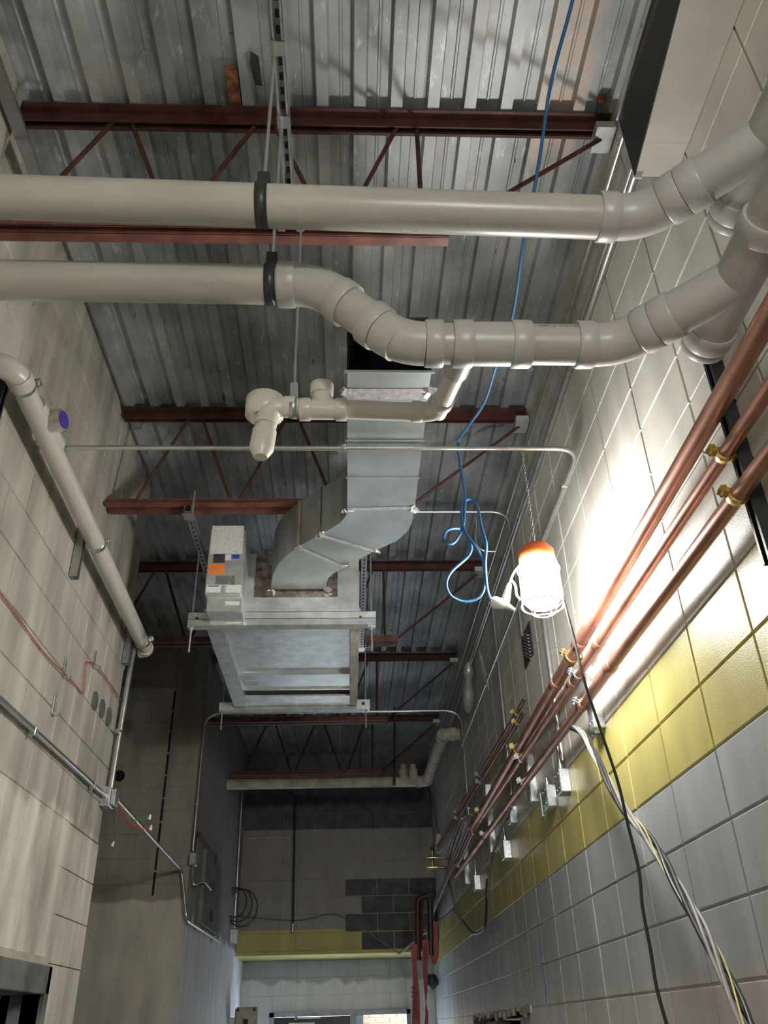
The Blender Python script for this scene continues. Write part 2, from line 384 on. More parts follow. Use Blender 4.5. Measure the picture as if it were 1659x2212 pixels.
# back wall: upper part stands forward over the door lobby
ZS = .805
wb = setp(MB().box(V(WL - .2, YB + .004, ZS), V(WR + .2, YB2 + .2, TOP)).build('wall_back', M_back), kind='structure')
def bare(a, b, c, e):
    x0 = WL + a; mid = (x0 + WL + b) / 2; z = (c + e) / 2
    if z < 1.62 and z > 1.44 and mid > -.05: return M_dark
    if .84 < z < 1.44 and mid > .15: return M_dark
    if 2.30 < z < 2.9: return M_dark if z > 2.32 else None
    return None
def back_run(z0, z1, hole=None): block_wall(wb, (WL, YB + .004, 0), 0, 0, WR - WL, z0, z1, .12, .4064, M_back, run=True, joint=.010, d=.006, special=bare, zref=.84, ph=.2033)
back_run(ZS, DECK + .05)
DX0, DX1, DZ = -.98, .765, .215
wb2 = MB().box(V(WL - .2, YB2 + .004, DZ), V(WR + .2, YB2 + .2, ZS + .1)).box(V(WL - .2, YB2 + .004, -1.8), V(DX0, YB2 + .2, DZ)).box(V(DX1, YB2 + .004, -1.8), V(WR + .2, YB2 + .2, DZ))
wb2 = setp(wb2.build('wall_back_lower', M_backlow), kind='structure')
block_wall(wb2, (WL, YB2 + .004, 0), 0, 0, WR - WL, -.2, ZS, .3, .4064, M_backlow, run=True, joint=.007, d=.005, hole=[(DX0 - WL, DX1 - WL, -1, DZ)], zref=.4)
setp(BOX('trim_soffit', V(WL, YB - .03, ZS - .004), V(WR, YB + .0, ZS + .03), M_back), kind='structure')
wn = slab('wall_front', V(-3.4, YN - .2, -1.8), V(WR + .2, YN, TOP), M_plain)
slab('trim_2', V(WL, .2, 2.2), V(-1.31, 2.04, DECK - .002), M_wallL)

# ---------------------------------------------------------------- corrugated roof deck
def deck_profile(x0, nrib):
    """ribs hang down to DECK, flats are .04 higher; returns (x, z) pairs"""
    p = .1524; d = .040; pts = []
    for k in range(nrib):
        c = x0 + k * p
        pts += [(c - .032, DECK + d), (c - .024, DECK + .002), (c + .024, DECK + .002), (c + .032, DECK + d)]
        pts += [(c + p / 2 - .008, DECK + d), (c + p / 2 - .004, DECK + d - .004), (c + p / 2 + .004, DECK + d - .004), (c + p / 2 + .008, DECK + d)]
    return pts
ceil = setp(MB().box(V(-3.4, YN - .2, DECK + .10), V(WR + .2, YB2 + .2, DECK + .30)).build('ceiling', M_galv), kind='structure')
x_first = .204 - .1524 * 23
for sidx in range(5):
    xs = x_first + sidx * 6 * .1524
    pr = deck_profile(xs, 6)
    if sidx: pr = [(pr[0][0] - .046, DECK + .037), (pr[0][0] - .012, DECK + .037)] + pr
    mb = MB(); n = len(pr); ys = [YN, 2.09, 2.13, 6.0, 6.04, YB + .1]
    for y in ys: mb.add([V(x, y, z) for x, z in pr], [])
    for j in range(len(ys) - 1):
        for i in range(n - 1): mb.f.append((j * n + i, j * n + i + 1, (j + 1) * n + i + 1, (j + 1) * n + i)); mb.sm.append(False)
    mb.build('deck_sheet', M_deck, ceil)
for nm, lo_, hi_, mm in (('rust_patch', (497, 232), (512, 150), M_rust), ('rust_patch', (1292, 222), (1312, 214), M_rust)):
    a_, b_ = PZ(*lo_, DECK), PZ(*hi_, DECK); MB().box(V(min(a_.x, b_.x), min(a_.y, b_.y), DECK - .001), V(max(a_.x, b_.x), max(a_.y, b_.y), DECK + .03)).build(nm, mm, ceil)
q = PZ(541, 110, DECK); MB().add([q, q + Vector((.03, .02, 0)), q + Vector((.035, .13, -.02)), q + Vector((.01, .11, -.045)), q + Vector((-.004, .03, -.03))], [(0, 1, 2, 3, 4)]).build('torn_flap', M_blackr, ceil)
# nails poking through the deck
nl = MB()
for k in range(60):
    x = random.uniform(-1.2, 1.0); y = random.uniform(1.0, 6.5); q = V(x, y, DECK + .04)
    nl.tube([q, q + Vector((random.uniform(-.01, .01), random.uniform(-.015, .01), -.035))], .0018, 4)
setp(nl.build('nail_tips', M_ink, ceil), kind='stuff')

# ================================================================ JOISTS
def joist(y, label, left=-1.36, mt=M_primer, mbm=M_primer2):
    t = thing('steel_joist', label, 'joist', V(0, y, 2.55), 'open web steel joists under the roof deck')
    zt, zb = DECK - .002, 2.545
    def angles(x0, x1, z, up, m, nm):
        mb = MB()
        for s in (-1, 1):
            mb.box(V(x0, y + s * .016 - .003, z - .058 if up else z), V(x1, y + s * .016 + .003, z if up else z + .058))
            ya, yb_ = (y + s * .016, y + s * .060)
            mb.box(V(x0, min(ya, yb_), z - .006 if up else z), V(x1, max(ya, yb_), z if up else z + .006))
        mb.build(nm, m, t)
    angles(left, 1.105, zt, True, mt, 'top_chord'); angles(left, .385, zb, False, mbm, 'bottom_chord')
    tops = [-.95 + .6 * k for k in range(-4, 3)]; 
    T = []; 
    for k in range(-4, 2):
        xt = -.94 + .585 * k; xb = xt - .285; xb2 = xt + .28
        T += [(xb, xt - .02), (xb2, xt + .05)]
    T += [(-.02, .21)]
    for xb, xt in T:
        if min(xb, xt) < left + .02 or xb > .1: continue
        MB().tube([V(xb, y, zb + .02), V(xt, y, zt - .03)], .0095, 8).build('web_rod', mt, t)
    MB().tube([V(.285, y, zb + .02), V(.29, y, zt - .03)], .0095, 8).build('web_rod', mt, t)
    MB().tube([V(.37, y, zb + .025), V(1.08, y, zt - .075)], .0095, 8).build('end_rod', mt, t)
    BOX('bearing_seat', V(1.03, y - .06, zt - .10), V(1.11, y + .06, zt - .058), M_galv, t)
joist(2.113, 'dark red open web joist nearest the camera, above the large PVC pipes')
joist(4.067, 'dark red open web joist crossing above the S shaped duct')
joist(6.03, 'dark red joist crossing just behind the suspended air unit', left=-3.1)
joist(7.99, 'dark red joist seen above the arched conduit', left=-1.36)
joist(9.95, 'dark red open web joist above the far cream drain pipe')

# ================================================================ PVC DRAINS
def seg(t, a, b, r, m=None, name='pipe'): return TUBE(name, [a, b], r, m or M_pvc, t, 28)
def hub(mb, p, dirv, L, r): dirv = Vector(dirv).normalized(); mb.tube([p, p + dirv * L * .08, p + dirv * L * .92, p + dirv * L], [r * .96, r, r, r * .97], 28)
def elbow(t, A, B, D, r, tl, hl, m=None, name='elbow', k=1.07, hk=1.17):
    mb = MB(); a = arc(A, B, D, tl, 10); mb.tube(a, r * k, 28)
    hub(mb, a[0] + (Vector(A) - Vector(B)).normalized() * hl, Vector(B) - Vector(A), hl, r * hk)
    hub(mb, a[-1], Vector(D) - Vector(B), hl, r * hk); return mb.build(name, m or M_pvcf, t)
r4 = .0572
# --- first (front) line
y1 = 1.465; a1 = PY(-400, 404, y1); b1 = PY(1350, 471, y1); z1 = b1.z - H
t = thing('drain_pipe', 'larger cream PVC drain pipe nearest the camera, straight across the frame into a wye', 'pipe', V(0, y1, 1.8), 'four inch PVC drain lines')
X1 = 1.035; c1 = V(X1 - .245, y1, z1); w1 = V(X1, y1 - .245, z1)
a1 = V(-1.305, y1, (PY(0, 419, y1).z - H))
seg(t, a1, c1 - Vector((.09, 0, 0)), r4)
elbow(t, a1, c1, w1, r4, .07, .05)
def wye(t, x, yc, z, ybr, L0, r=r4, yend=YN + .01):
    """run along Y at x,z; branch joins from the left rear"""
    mb = MB(); mb.tube([V(x, ybr + .17, z), V(x, ybr - .14, z)], r * 1.07, 28)
    hub(mb, V(x, ybr + .17, z), (0, 1, 0), .055, r * 1.17); hub(mb, V(x, ybr - .14, z), (0, -1, 0), .055, r * 1.17)
    d = Vector((-1, 1, 0)).normalized(); j = V(x, ybr, z)
    mb.tube([j, j + d * .20], r * 1.07, 28); hub(mb, j + d * .17, d, .055, r * 1.17)
    mb.build('wye', M_pvcf, t)
    cp = MB(); hub(cp, V(x, ybr + .215, z), (0, 1, 0), .038, r * 1.10); cp.build('cleanout_cap', M_pvcf, t)
    seg(t, V(x, ybr - .16, z), V(x, yend, z), r)
wye(t, X1, 0, z1, y1 - .245, .2)
seg(t, c1 + Vector((1, -1, 0)).normalized() * .09, w1 + Vector((-1, 1, 0)).normalized() * .15, r4)
BOX('coupling_mark', b1 + Vector((-.9, -.02, -.058)), b1 + Vector((-.899, -.019, -.057)), M_ink, t)
# --- second line with the offset
y2 = 1.715
p0 = V(-1.305, y2, PY(0, 604, y2).z - H); p1 = PY(690, 617, y2); p2 = PY(850, 742, y2); p1.z = p0.z - .01; z2 = p2.z - H
t2 = thing('drain_pipe', 'cream PVC drain pipe behind the first, stepping down through two elbows', 'pipe', V(0, y2, 1.7), 'four inch PVC drain lines')
X2 = 1.0; p2 = Vector((p1.x + (p1.z - p2.z), y2, p2.z)); e0 = V(X2 - .245, y2, z2); e1 = V(X2, y2 - .245, z2)
seg(t2, p0, p1 - Vector((.08, 0, 0)), r4); elbow(t2, p0, p1, p2, r4, .07, .05); seg(t2, p1, p2, r4)
elbow(t2, p1, p2, e0, r4, .07, .05)
tx = PY(985, 742, y2).x; 
TL, TR = PY(977, 742, y2).x, PY(1145, 742, y2).x
seg(t2, p2 + Vector((.1, 0, 0)), e0 - Vector((.09, 0, 0)), r4)
mb = MB(); mb.tube([V(TL + .04, y2, z2), V(TR - .04, y2, z2)], r4 * 1.08, 28); hub(mb, V(TL, y2, z2), (1, 0, 0), .055, r4 * 1.18); hub(mb, V(TR, y2, z2), (-1, 0, 0), .055, r4 * 1.18)
by, bz = 2.08, 1.672; r2 = .030
B0 = V(TL + .03, y2, z2); B1 = V(PY(955, 880, by).x - .0, by - .02, bz + .02)
B1 = V(.285, by, bz - .01)
mb.tube([V(TL + .035, y2 + .03, z2 - .01), V(TL + .035, y2 + .03, z2 - .01).lerp(B1, .28)], r2 * 1.2, 20)
mb.build('reducing_tee', M_pvcf, t2)
elbow(t2, p2, e0, e1, r4, .07, .05); wye(t2, X2, 0, z2, y2 - .245, .2)
seg(t2, e0 + Vector((1, -1, 0)).normalized() * .09, e1 + Vector((-1, 1, 0)).normalized() * .15, r4)
txp = PY(1155, 722, y2)
text_mesh('pipe_print', '200PSI @ 73\u00b0F 1SSP-DWV-ASTM D2665', .0135, M_ink, t2, Vector((TR + .012, y2 - r4 * math.cos(.35), z2 + H + .012)) , (1, 0, 0), (0, -.15, .99), wrap=r4)
# --- two inch branch with the hanging trap arm
t3 = thing('branch_drain', 'slim white PVC branch with a capped tee and a downturned end, under the drain pipes', 'pipe', V(0, by, bz))
bs = V(TL + .035, y2 + .03, z2 - .01); E = V(-.245, by, bz + .01)
seg(t3, bs.lerp(B1, .2), B1, r2, M_pvcw); elbow(t3, bs, B1, E, r2, .05, .032, M_pvcw)
seg(t3, B1 - Vector((.06, 0, 0)), E, r2, M_pvcw)
mb = MB(); cxx = PY(698, 880, by).x
mb.tube([V(cxx - .07, by, bz), V(cxx + .07, by, bz)], r2 * 1.1, 24); hub(mb, V(cxx - .075, by, bz), (1, 0, 0), .035, r2 * 1.24); hub(mb, V(cxx + .075, by, bz), (-1, 0, 0), .035, r2 * 1.24)
mb.tube([V(cxx, by, bz), V(cxx - .005, by - .01, bz + .065)], r2 * 1.1, 24); hub(mb, V(cxx - .005, by - .01, bz + .05), (0, -.1, 1), .04, r2 * 1.24); mb.build('tee', M_pvcw, t3)
D0 = V(-.275, by - .01, bz - .20)
elbow(t3, V(0, by, bz + .01), E, D0, r2, .045, .035, M_pvcw)
mb = MB(); mb.tube([E - Vector((0, 0, .04)), E + Vector((-.012, -.004, -.10))], r2 * 1.02, 24); mb.tube([E + Vector((-.012, -.004, -.10)), E + Vector((-.018, -.006, -.17)), E + Vector((-.019, -.006, -.20))], [r2 * 1.25, r2 * 1.25, r2 * .7], 24)
mb.build('down_pipe', M_pvcw, t3)
mb = MB(); q = E + Vector((-.02, .03, .02)); mb.tube([q + Vector((0, 0, -.045)), q + Vector((0, 0, -.03)), q + Vector((0, 0, .03)), q + Vector((0, 0, .04))], [.045, .062, .062, .05], 28); mb.build('trap_adapter', M_pvcw, t3)

# --- left wall white pipe
t = thing('wall_drain_pipe', 'white PVC pipe strapped along the left block wall with a purple-primed side outlet', 'pipe', V(-1.28, 3.5, 2.15))
rl = .043; xl = -1.275
La = PX(35, 805, xl); Lb = PX(303, 1378, xl); pass
seg(t, La + Vector((0, .04, 0)), Lb, rl, M_pvcw)
mb = MB(); mb.tube(arc(La + Vector((0, .3, 0)), La - Vector((0, .05, 0)), La + Vector((-.104, -.05, .0)), .10, 12), rl * 1.12, 28); hub(mb, La + Vector((0, .075, 0)), (0, -1, 0), .06, rl * 1.2); mb.build('elbow', M_pvcw, t)
q = PX(92, 912, xl)
mb = MB(); mb.tube([q + Vector((0, -.12, 0)), q + Vector((0, .16, 0))], rl * 1.12, 28); mb.tube([q, q + Vector((.090, -.016, 0))], rl * 1.0, 28)
mb.tube([q + Vector((.038, -.007, 0)), q + Vector((.090, -.016, 0))], rl * 1.12, 28, cap=False); mb.build('sanitary_tee', M_pvcw, t)
dd = Vector((.090, -.016, 0)).normalized()
MB().tube([q + dd * .0930, q + dd * .0945], rl * .92, 24).build('purple_primer_ring', M_purple, t)
seg(t, Lb, Lb + Vector((0, .16, 0)), rl * .94, M_oldpipe, 'dirty_pipe')
mb = MB(); e = Lb + Vector((0, .20, 0)); mb.tube(arc(Lb, e, e + Vector((-.105, 0, -.0)), .045, 8), rl * 1.12, 24); mb.build('end_elbow', M_pvcw, t)

def strut(name, a, b, m, parent, w=.0206, dep_dir=(1, 0, 0), slots=False):
    """U channel 41 mm from a to b; opens towards dep_dir"""
    a, b = Vector(a), Vector(b); z = (b - a).normalized(); d = Vector(dep_dir); d = (d - z * d.dot(z)).normalized(); s = z.cross(d)
    L = (b - a).length; c = (a + b) / 2; rot = Matrix((s, d, z)).transposed(); mb = MB()
    mb.obox(c - d * (w - .0013), (w, .0013, L / 2), rot)
    for k in (-1, 1):
        mb.obox(c + s * k * (w - .0013), (.0013, w, L / 2), rot)
        mb.obox(c + s * k * (w - .0055) + d * (w - .001), (.0045, .001, L / 2), rot)
    o = mb.build(name, m, parent)
    if slots:
        sb = MB(); n = int(L / .05)
        for k in range(n):
            p = a + z * (.03 + k * .05); sb.obox(p - d * (w - .0012), (.0065, .0016, .0135), rot)
        setp(sb.build('slots', M_ink, parent), kind='stuff')
    return o
def clamp(parent, p, axis, r, m, w=.017, name='pipe_clamp', bolt=(0, 0, 1), th=.0022):
    p = Vector(p); ax = Vector(axis).normalized(); mb = MB()
    up = Vector((0, 0, 1)) if abs(ax.z) < .9 else Vector((1, 0, 0)); u = ax.cross(up).normalized(); v = ax.cross(u); n = 28
    rings = []
    for rr, off in ((r + .0005, -w), (r + th, -w), (r + th, w), (r + .0005, w)):
        rings.append([p + ax * off + (u * math.cos(2 * PI * k / n) + v * math.sin(2 * PI * k / n)) * rr for k in range(n)])
    vs = [q for g in rings for q in g]; fs = []
    for i in range(4):
        for k in range(n):
            a = i * n + k; b = i * n + (k + 1) % n; c = ((i + 1) % 4) * n; fs.append((a, b, c + (k + 1) % n, c + k))
    mb.add(vs, fs, True)
    bd = Vector(bolt).normalized()
    for s in (-1, 1):
        rot = Matrix((ax, bd.cross(ax), bd)).transposed(); mb.obox(p + bd * (r + .014) + bd.cross(ax) * s * .006, (w, .0015, .015), rot)
    q = p + bd * (r + .016); cr = bd.cross(ax); mb.tube([q - cr * .02, q + cr * .02], .005, 8)
    return mb.build(name, m, parent)
for i, (yy, za, zb, lab, mm) in enumerate(((2.575, La.z - H + .06, La.z - H - .42, 'black strut bracket hanging at the left frame edge below the white pipe', M_black),
        (3.735, La.z - H + .05, 1.935, 'grey steel strut bracket at the middle of the white wall pipe', M_strut), (4.865, La.z - H + .05, 1.93, 'grey steel strut bracket at the far end of the white wall pipe', M_strut))):
    b = thing('strut_bracket', lab, 'bracket', V(WL + .02, yy, zb), 'strut brackets on the left wall')
    strut('channel', V(WL + .0235, yy, zb), V(WL + .0235, yy, za), mm, b, dep_dir=(1, 0, 0))
    clamp(b, V(xl, yy, La.z - H + (Lb.z - La.z) * (yy - La.y) / (Lb.y - La.y)), (0, 1, 0), rl, M_zinc, bolt=(1, 0, .35))

# ---------------------------------------------------------------- hangers of the drain pipes
def hanger(label, x, y, z, r, ztop, m=M_strut, w=.016):
    t = thing('clevis_hanger', label, 'hanger', V(x, y, z), 'clevis hangers with threaded rods')
    clamp(t, V(x, y, z), (1, 0, 0), r, m, w, 'clevis_loop', (0, 0, 1), .003)
    mb = MB()
    for s in (-1, 1): mb.box(V(x - w, y + s * .020 - .0018, z + r), V(x + w, y + s * .020 + .0018, z + r + .055))
    mb.box(V(x - w, y - .022, z + r + .052), V(x + w, y + .022, z + r + .056)); mb.build('clevis_yoke', m, t)
    TUBE('threaded_rod', [V(x, y, z + r + .03), V(x, y, ztop)], .005, M_zinc, t, 8)
    MB().tube([V(x, y, z + r + .057), V(x, y, z + r + .066)], .011, 6).build('nut', M_zinc, t)
    return t
xh1, xh2 = PY(567, 440, y1).x, PY(585, 613, y2).x; zA = (a1.z + (c1.z - a1.z) * (xh1 - a1.x) / (c1.x - a1.x)) - H; zB = (p0.z + (p1.z - p0.z) * (xh2 - p0.x) / (p1.x - p0.x)) - H
hanger('black clevis hanger round the front drain pipe', PY(567, 440, y1).x, y1, zA, r4, 2.63, M_black)
hanger('black clevis hanger round the second drain pipe left of its elbow', xh2, y2, zB, r4, 2.62, M_black)
hanger('long rod with small clevis holding the slim white branch pipe', PY(634, 880, by).x, by, bz + .005, r2 * 1.05, 2.56, M_strut, .011)
# long slotted strut hung under the joist
xs_ = -.215
t = thing('long_strut', 'long slotted steel strut running away overhead, left of the blue cord', 'strut', V(xs_, 1.5, 2.62))
strut('channel', V(xs_, .35, 2.64), V(xs_, 2.17, 2.64), M_strut, t, dep_dir=(0, 0, -1), slots=True)
for yy in (1.465, 1.715): BOX('square_washer', V(xs_ - .022, yy - .022, 2.612), V(xs_ + .022, yy + .022, 2.617), M_zinc, t)
for xx in (-.245, -.175):
    t = thing('beam_clip', 'small zinc clip on the joist chord, %s of the pair at the rod' % ('left' if xx < -.2 else 'right'), 'clip', V(xx, 2.11, 2.54), 'clips on the near joist')
    BOX('clip_body', V(xx - .014, 2.05, 2.528), V(xx + .014, 2.10, 2.546), M_zinc, t, .002); MB().tube([V(xx, 2.075, 2.515), V(xx, 2.075, 2.53)], .009, 6).build('nut', M_zinc, t)

# ================================================================ GREY SHEET METAL BOX, upper right
t = thing('sheet_metal_box', 'grey painted sheet metal boxing with black lined side, along the upper right wall', 'duct', V(1, 1.2, 2.45))
zb = 2.44; xL = PZ(1372, 382, zb).x; yE = PZ(1420, 382, zb).y; zt_b = PY(1322, 258, yE).z - H
An = PZ(1470, 0, zb); Af = Vector((xL, yE, zb + H)); An = Af + (An - Af) * 1.8; Bn, Bf = Vector((WR - .005, An.y, zb + H)), Vector((WR - .005, yE, zb + H)); up = Vector((0, 0, .004))
def prism(nm, P, off, m): n = len(P); MB().add(P + [p + off for p in P], [tuple(range(n)), tuple(range(n, 2 * n))] + [(k, (k + 1) % n, n + (k + 1) % n, n + k) for k in range(n)]).build(nm, m, t)
prism('bottom_panel', [An, Af, Bf, Bn], up, M_panelb); Ag, Bg = Af.lerp(An, .13), Bf.lerp(Bn, .13)
prism('bottom_panel', [An - up * .7, Ag - up * .7, Bg - up * .7, Bn - up * .7], up * .7, M_panelb)
Tn, Tf = Vector((xL, An.y, zt_b + H)), Vector((xL, yE, zt_b + H)); prism('side_lining', [An, Af, Tf, Tn], Vector((-.004, 0, 0)), M_blackr)
prism('near_end_panel', [An, Bn, Vector((WR - .005, An.y, zt_b + H)), Tn], Vector((0, .004, 0)), M_panelb)
BOX('end_flange', V(xL - .006, yE - .004, zb - .012), V(xL + .02, yE, zt_b), M_galv, t)
BOX('top_panel', V(xL - .006, An.y, zt_b), V(WR - .005, yE, zt_b + .006), M_galv, t); BOX('top_flange', V(xL - .012, An.y, zt_b - .006), V(xL - .004, yE, zt_b + .006), M_zinc, t)

# ================================================================ DUCT
ZD = 2.25; HD = .295
def duct_path():
    L = [(PZ(750, 800, ZD), PZ(932, 800, ZD)), (PZ(750, 862, ZD), PZ(924, 862, ZD)), (PZ(750, 950, ZD), PZ(914, 950, ZD)), (PZ(750, 1030, ZD), PZ(904, 1030, ZD)), (PZ(750, 1100, ZD), PZ(896, 1096, ZD)),
         (PZ(748, 1113, ZD), PZ(890, 1130, ZD)), (PZ(736, 1128, ZD), PZ(878, 1150, ZD)), (PZ(713, 1143, ZD), PZ(858, 1168, ZD)), (PZ(690, 1155, ZD), PZ(810, 1190, ZD)), (PZ(645, 1181, ZD), PZ(745, 1225, ZD)),
         (PZ(618, 1201, ZD), PZ(722, 1237, ZD)), (PZ(600, 1220, ZD), PZ(710, 1248, ZD)), (PZ(590, 1240, ZD), PZ(706, 1258, ZD)), (PZ(586, 1262, ZD), PZ(705, 1270, ZD)), (PZ(586, 1279, ZD), PZ(706, 1279, ZD))]
    return L
DP = duct_path()
yend = 4.50
DP[-1][0].y = DP[-1][1].y = yend
duct = thing('supply_duct', 'bare galvanised rectangular duct making an S bend into the air unit', 'duct', V(.17, 3.5, ZD))
def duct_piece(nm, i0, i1, m=M_duct, grow=0.0, capf=False, z0=0, z1=0):
    mb = MB(); P = DP[i0:i1 + 1]; n = len(P); g = grow
    def off(a, b, s): return a + (a - b).normalized() * s
    for a, b in P:
        A, B = off(a, b, g), off(b, a, g)
        mb.v += [A - Vector((0, 0, g)), B - Vector((0, 0, g)), B + Vector((0, 0, HD + g)), A + Vector((0, 0, HD + g))]
    for i in range(n - 1):
        for k in range(4):
            mb.f.append((i * 4 + k, i * 4 + (k + 1) % 4, i * 4 + 4 + (k + 1) % 4, i * 4 + 4 + k)); mb.sm.append(False)
    return mb.build(nm, m, duct)
duct_piece('duct_section', 0, 2); duct_piece('duct_section', 2, 4); duct_piece('duct_elbow', 4, 8); duct_piece('duct_section', 8, 9); duct_piece('duct_elbow', 9, 14)
def seam(i, wdt, m, nm, grow=.003, lat=None):
    a, b = DP[i]; dv = (b - a).normalized(); fw = Vector((-dv.y, dv.x, 0)); mb = MB(); g = grow
    A, B = a - dv * g, b + dv * g
    for s in (-1, 1):
        o = fw * s * wdt
        mb.v += [A + o - Vector((0, 0, g)), B + o - Vector((0, 0, g)), B + o + Vector((0, 0, HD + g)), A + o + Vector((0, 0, HD + g))]
    for k in range(4): mb.f.append((k, (k + 1) % 4, 4 + (k + 1) % 4, 4 + k)); mb.sm.append(False)
    mb.build(nm, m, duct)
DP.insert(1, (DP[0][0].lerp(DP[1][0], .80), DP[0][1].lerp(DP[1][1], .80)))
seam(1, .035, M_tape, 'foil_tape'); seam(5, .016, M_tape, 'foil_tape'); seam(9, .013, M_tape, 'foil_tape'); seam(10, .013, M_tape, 'foil_tape'); seam(3, .008, M_duct, 'drive_cleat', .006); seam(4, .008, M_duct, 'drive_cleat', .006)
a, b = DP[0]; fr = MB().box(Vector((a.x - .012, a.y - .003, a.z - .012)), Vector((b.x + .012, a.y + .004, a.z + .0)))
fr.build('end_flange', M_duct, duct)
MB().box(V(.004, 2.9, ZD + .01), V(.33, 2.905, ZD + HD - .01)).box(V(.002, 2.56, ZD + .004), V(.006, 2.9, ZD + HD - .004)).box(V(.325, 2.56, ZD + .004), V(.329, 2.9, ZD + HD - .004)).box(V(.002, 2.56, ZD + HD - .008), V(.329, 2.9, ZD + HD - .004)).build('duct_shade_shell', M_void, duct)  # near-black inner walls paint the shade inside the duct's open end
MB().box(V(.045, 2.59, ZD + HD - .10), V(.125, 2.594, ZD + HD - .02)).build('damper_tag', M_strut, duct)
# foil crumples at corners
mb = MB()
for i in (1, 5, 9, 10, -1):
    for c in DP[i]:
        for k in range(3):
            q = c + Vector((random.uniform(-.02, .02), random.uniform(-.03, .01), -.006 + random.uniform(-.004, .0)))
            mb.obox(q, (random.uniform(.008, .02), random.uniform(.008, .02), .002), Quaternion((random.uniform(-1, 1), random.uniform(-1, 1), random.uniform(-1, 1)), random.uniform(.3, 1.1)).to_matrix(), 0)
setp(mb.build('crumpled_foil', M_tape, duct), kind='stuff')

# ================================================================ AIR UNIT
ux0, ux1, uy0, uy1, uz0, uz1 = -.835, .067, 4.52, 6.0, 2.045, 2.50
unit = thing('air_handler', 'galvanised ceiling air unit hung on strut, with open ribbed underside', 'air unit', V(-.38, 5.2, uz0))
tk = .004
MB().box(V(ux0, uy0, uz0), V(ux1, uy0 + tk, uz1)).build('front_panel', M_galv, unit)
MB().box(V(ux0, uy0 + tk, uz0 + .0), V(ux0 + tk, uy1, uz1)).box(V(ux1 - tk, uy0 + tk, uz0), V(ux1, uy1, uz1)).build('side_panels', M_galv, unit)
BOX('top_panel', V(ux0, uy0, uz1), V(ux1, uy1, uz1 + tk), M_galv, unit); BOX('rear_panel', V(ux0, uy1 - tk, uz0), V(ux1, uy1, uz1), M_galv, unit)
BOX('bottom_panel', V(ux0 + .05, uy0 + .02, uz0 + .045), V(ux1 - .05, uy1 - .02, uz0 + .049), M_galv, unit)
MB().box(V(ux0 + .10, uy0 + .9, uz0 + .02), V(ux1 - .055, uy0 + .905, uz0 + .045)).box(V(ux0 + .10, uy0 + .905, uz0 + .018), V(ux1 - .055, uy0 + 1.16, uz0 + .022)).build('access_panel', M_duct, unit)
BOX('panel_lip', V(ux0 + .10, uy0 + 1.155, uz0 + .005), V(ux1 - .055, uy0 + 1.17, uz0 + .02), M_zinc, unit)
BOX('side_rail', V(ux0, uy0 + .02, uz0 - .012), V(ux0 + .10, uy1 - .02, uz0 + .046), M_galv, unit, .003)
BOX('side_rail', V(ux1 - .055, uy0 + .02, uz0 - .016), V(ux1, uy1 - .04, uz0 + .046), M_wood, unit, .003)['label'] = 'pale weathered right rail'
BOX('rear_lip', V(ux0 + .06, uy1 - .20, uz0 + .0), V(ux1 - .04, uy1 - .01, uz0 + .012), M_galv, unit)
BOX('stepped_flange', V(ux0 - .012, uy0 - .012, uz0 + .01), V(ux1 + .008, uy0, uz0 + .085), M_galv, unit, .004)
# tape collar where the duct meets the face
ca, cb = DP[-1]
BOX('foil_collar', V(ca.x - .10, uy0 - .003, ZD - .045), V(cb.x + .065, uy0 - .0005, ZD + HD - .02), M_tape2, unit)
# control box
kx0, kx1, ky, kz0, kz1 = -.805, -.60, 4.26, 2.10, 2.52
cbx = BOX('control_box', V(kx0, ky, kz0), V(kx1, uy0, kz1), M_galv, unit, .004)
cb2 = BOX('wiring_box', V(kx0 + .012, ky + .03, kz0 - .09), V(kx1 + .005, uy0 - .01, kz0 - .0), M_galv, unit, .003)
def sticker(x0, x1, z0, z1, m, nm='label_sheet', par=None, y=None):
    y = y or ky; return BOX(nm, V(x0, y - .0015, z0), V(x1, y - .0003, z1), m, par or cbx)
def sp(px, py): q = PY(px, py, ky); return q.x, q.z - H
def stk(pa, pb, m, nm, y=None):
    (xa, za), (xb, zb_) = sp(*pa), sp(*pb); return sticker(min(xa, xb), max(xa, xb), min(za, zb_), max(za, zb_), m, nm, y=y)
stk((459, 1136), (523, 1196), M_print, 'wiring_diagram'); stk((462, 1197), (485, 1216), M_ink, 'warning_sticker'); stk((487, 1198), (498, 1210), M_white, 'flag_sticker'); stk((502, 1198), (517, 1207), M_bluest, 'blue_sticker')
stk((451, 1218), (484, 1240), M_ora2, 'orange_sticker'); stk((446, 1264), (476, 1280), M_print, 'white_sticker'); stk((488, 1264), (520, 1280), M_print, 'white_sticker'); stk((449, 1265.5), (473, 1267.5), M_bluest, 'blue_stripe', ky - .002)
kp = stk((467, 1244), (506, 1262), M_strut, 'knockout_plate')
mb = MB()
for (px, py) in ((474, 1247), (498, 1247), (472, 1259), (496, 1259)):
    x, z = sp(px, py); mb.tube([V(x, ky - .001, z), V(x, ky - .006, z)], .005, 8)
mb.build('screws', M_zinc, cbx)
BOX('spec_label', V(-.69, ky + .028, kz0 - .055), V(-.61, ky + .0295, kz0 - .03), M_print, cb2)
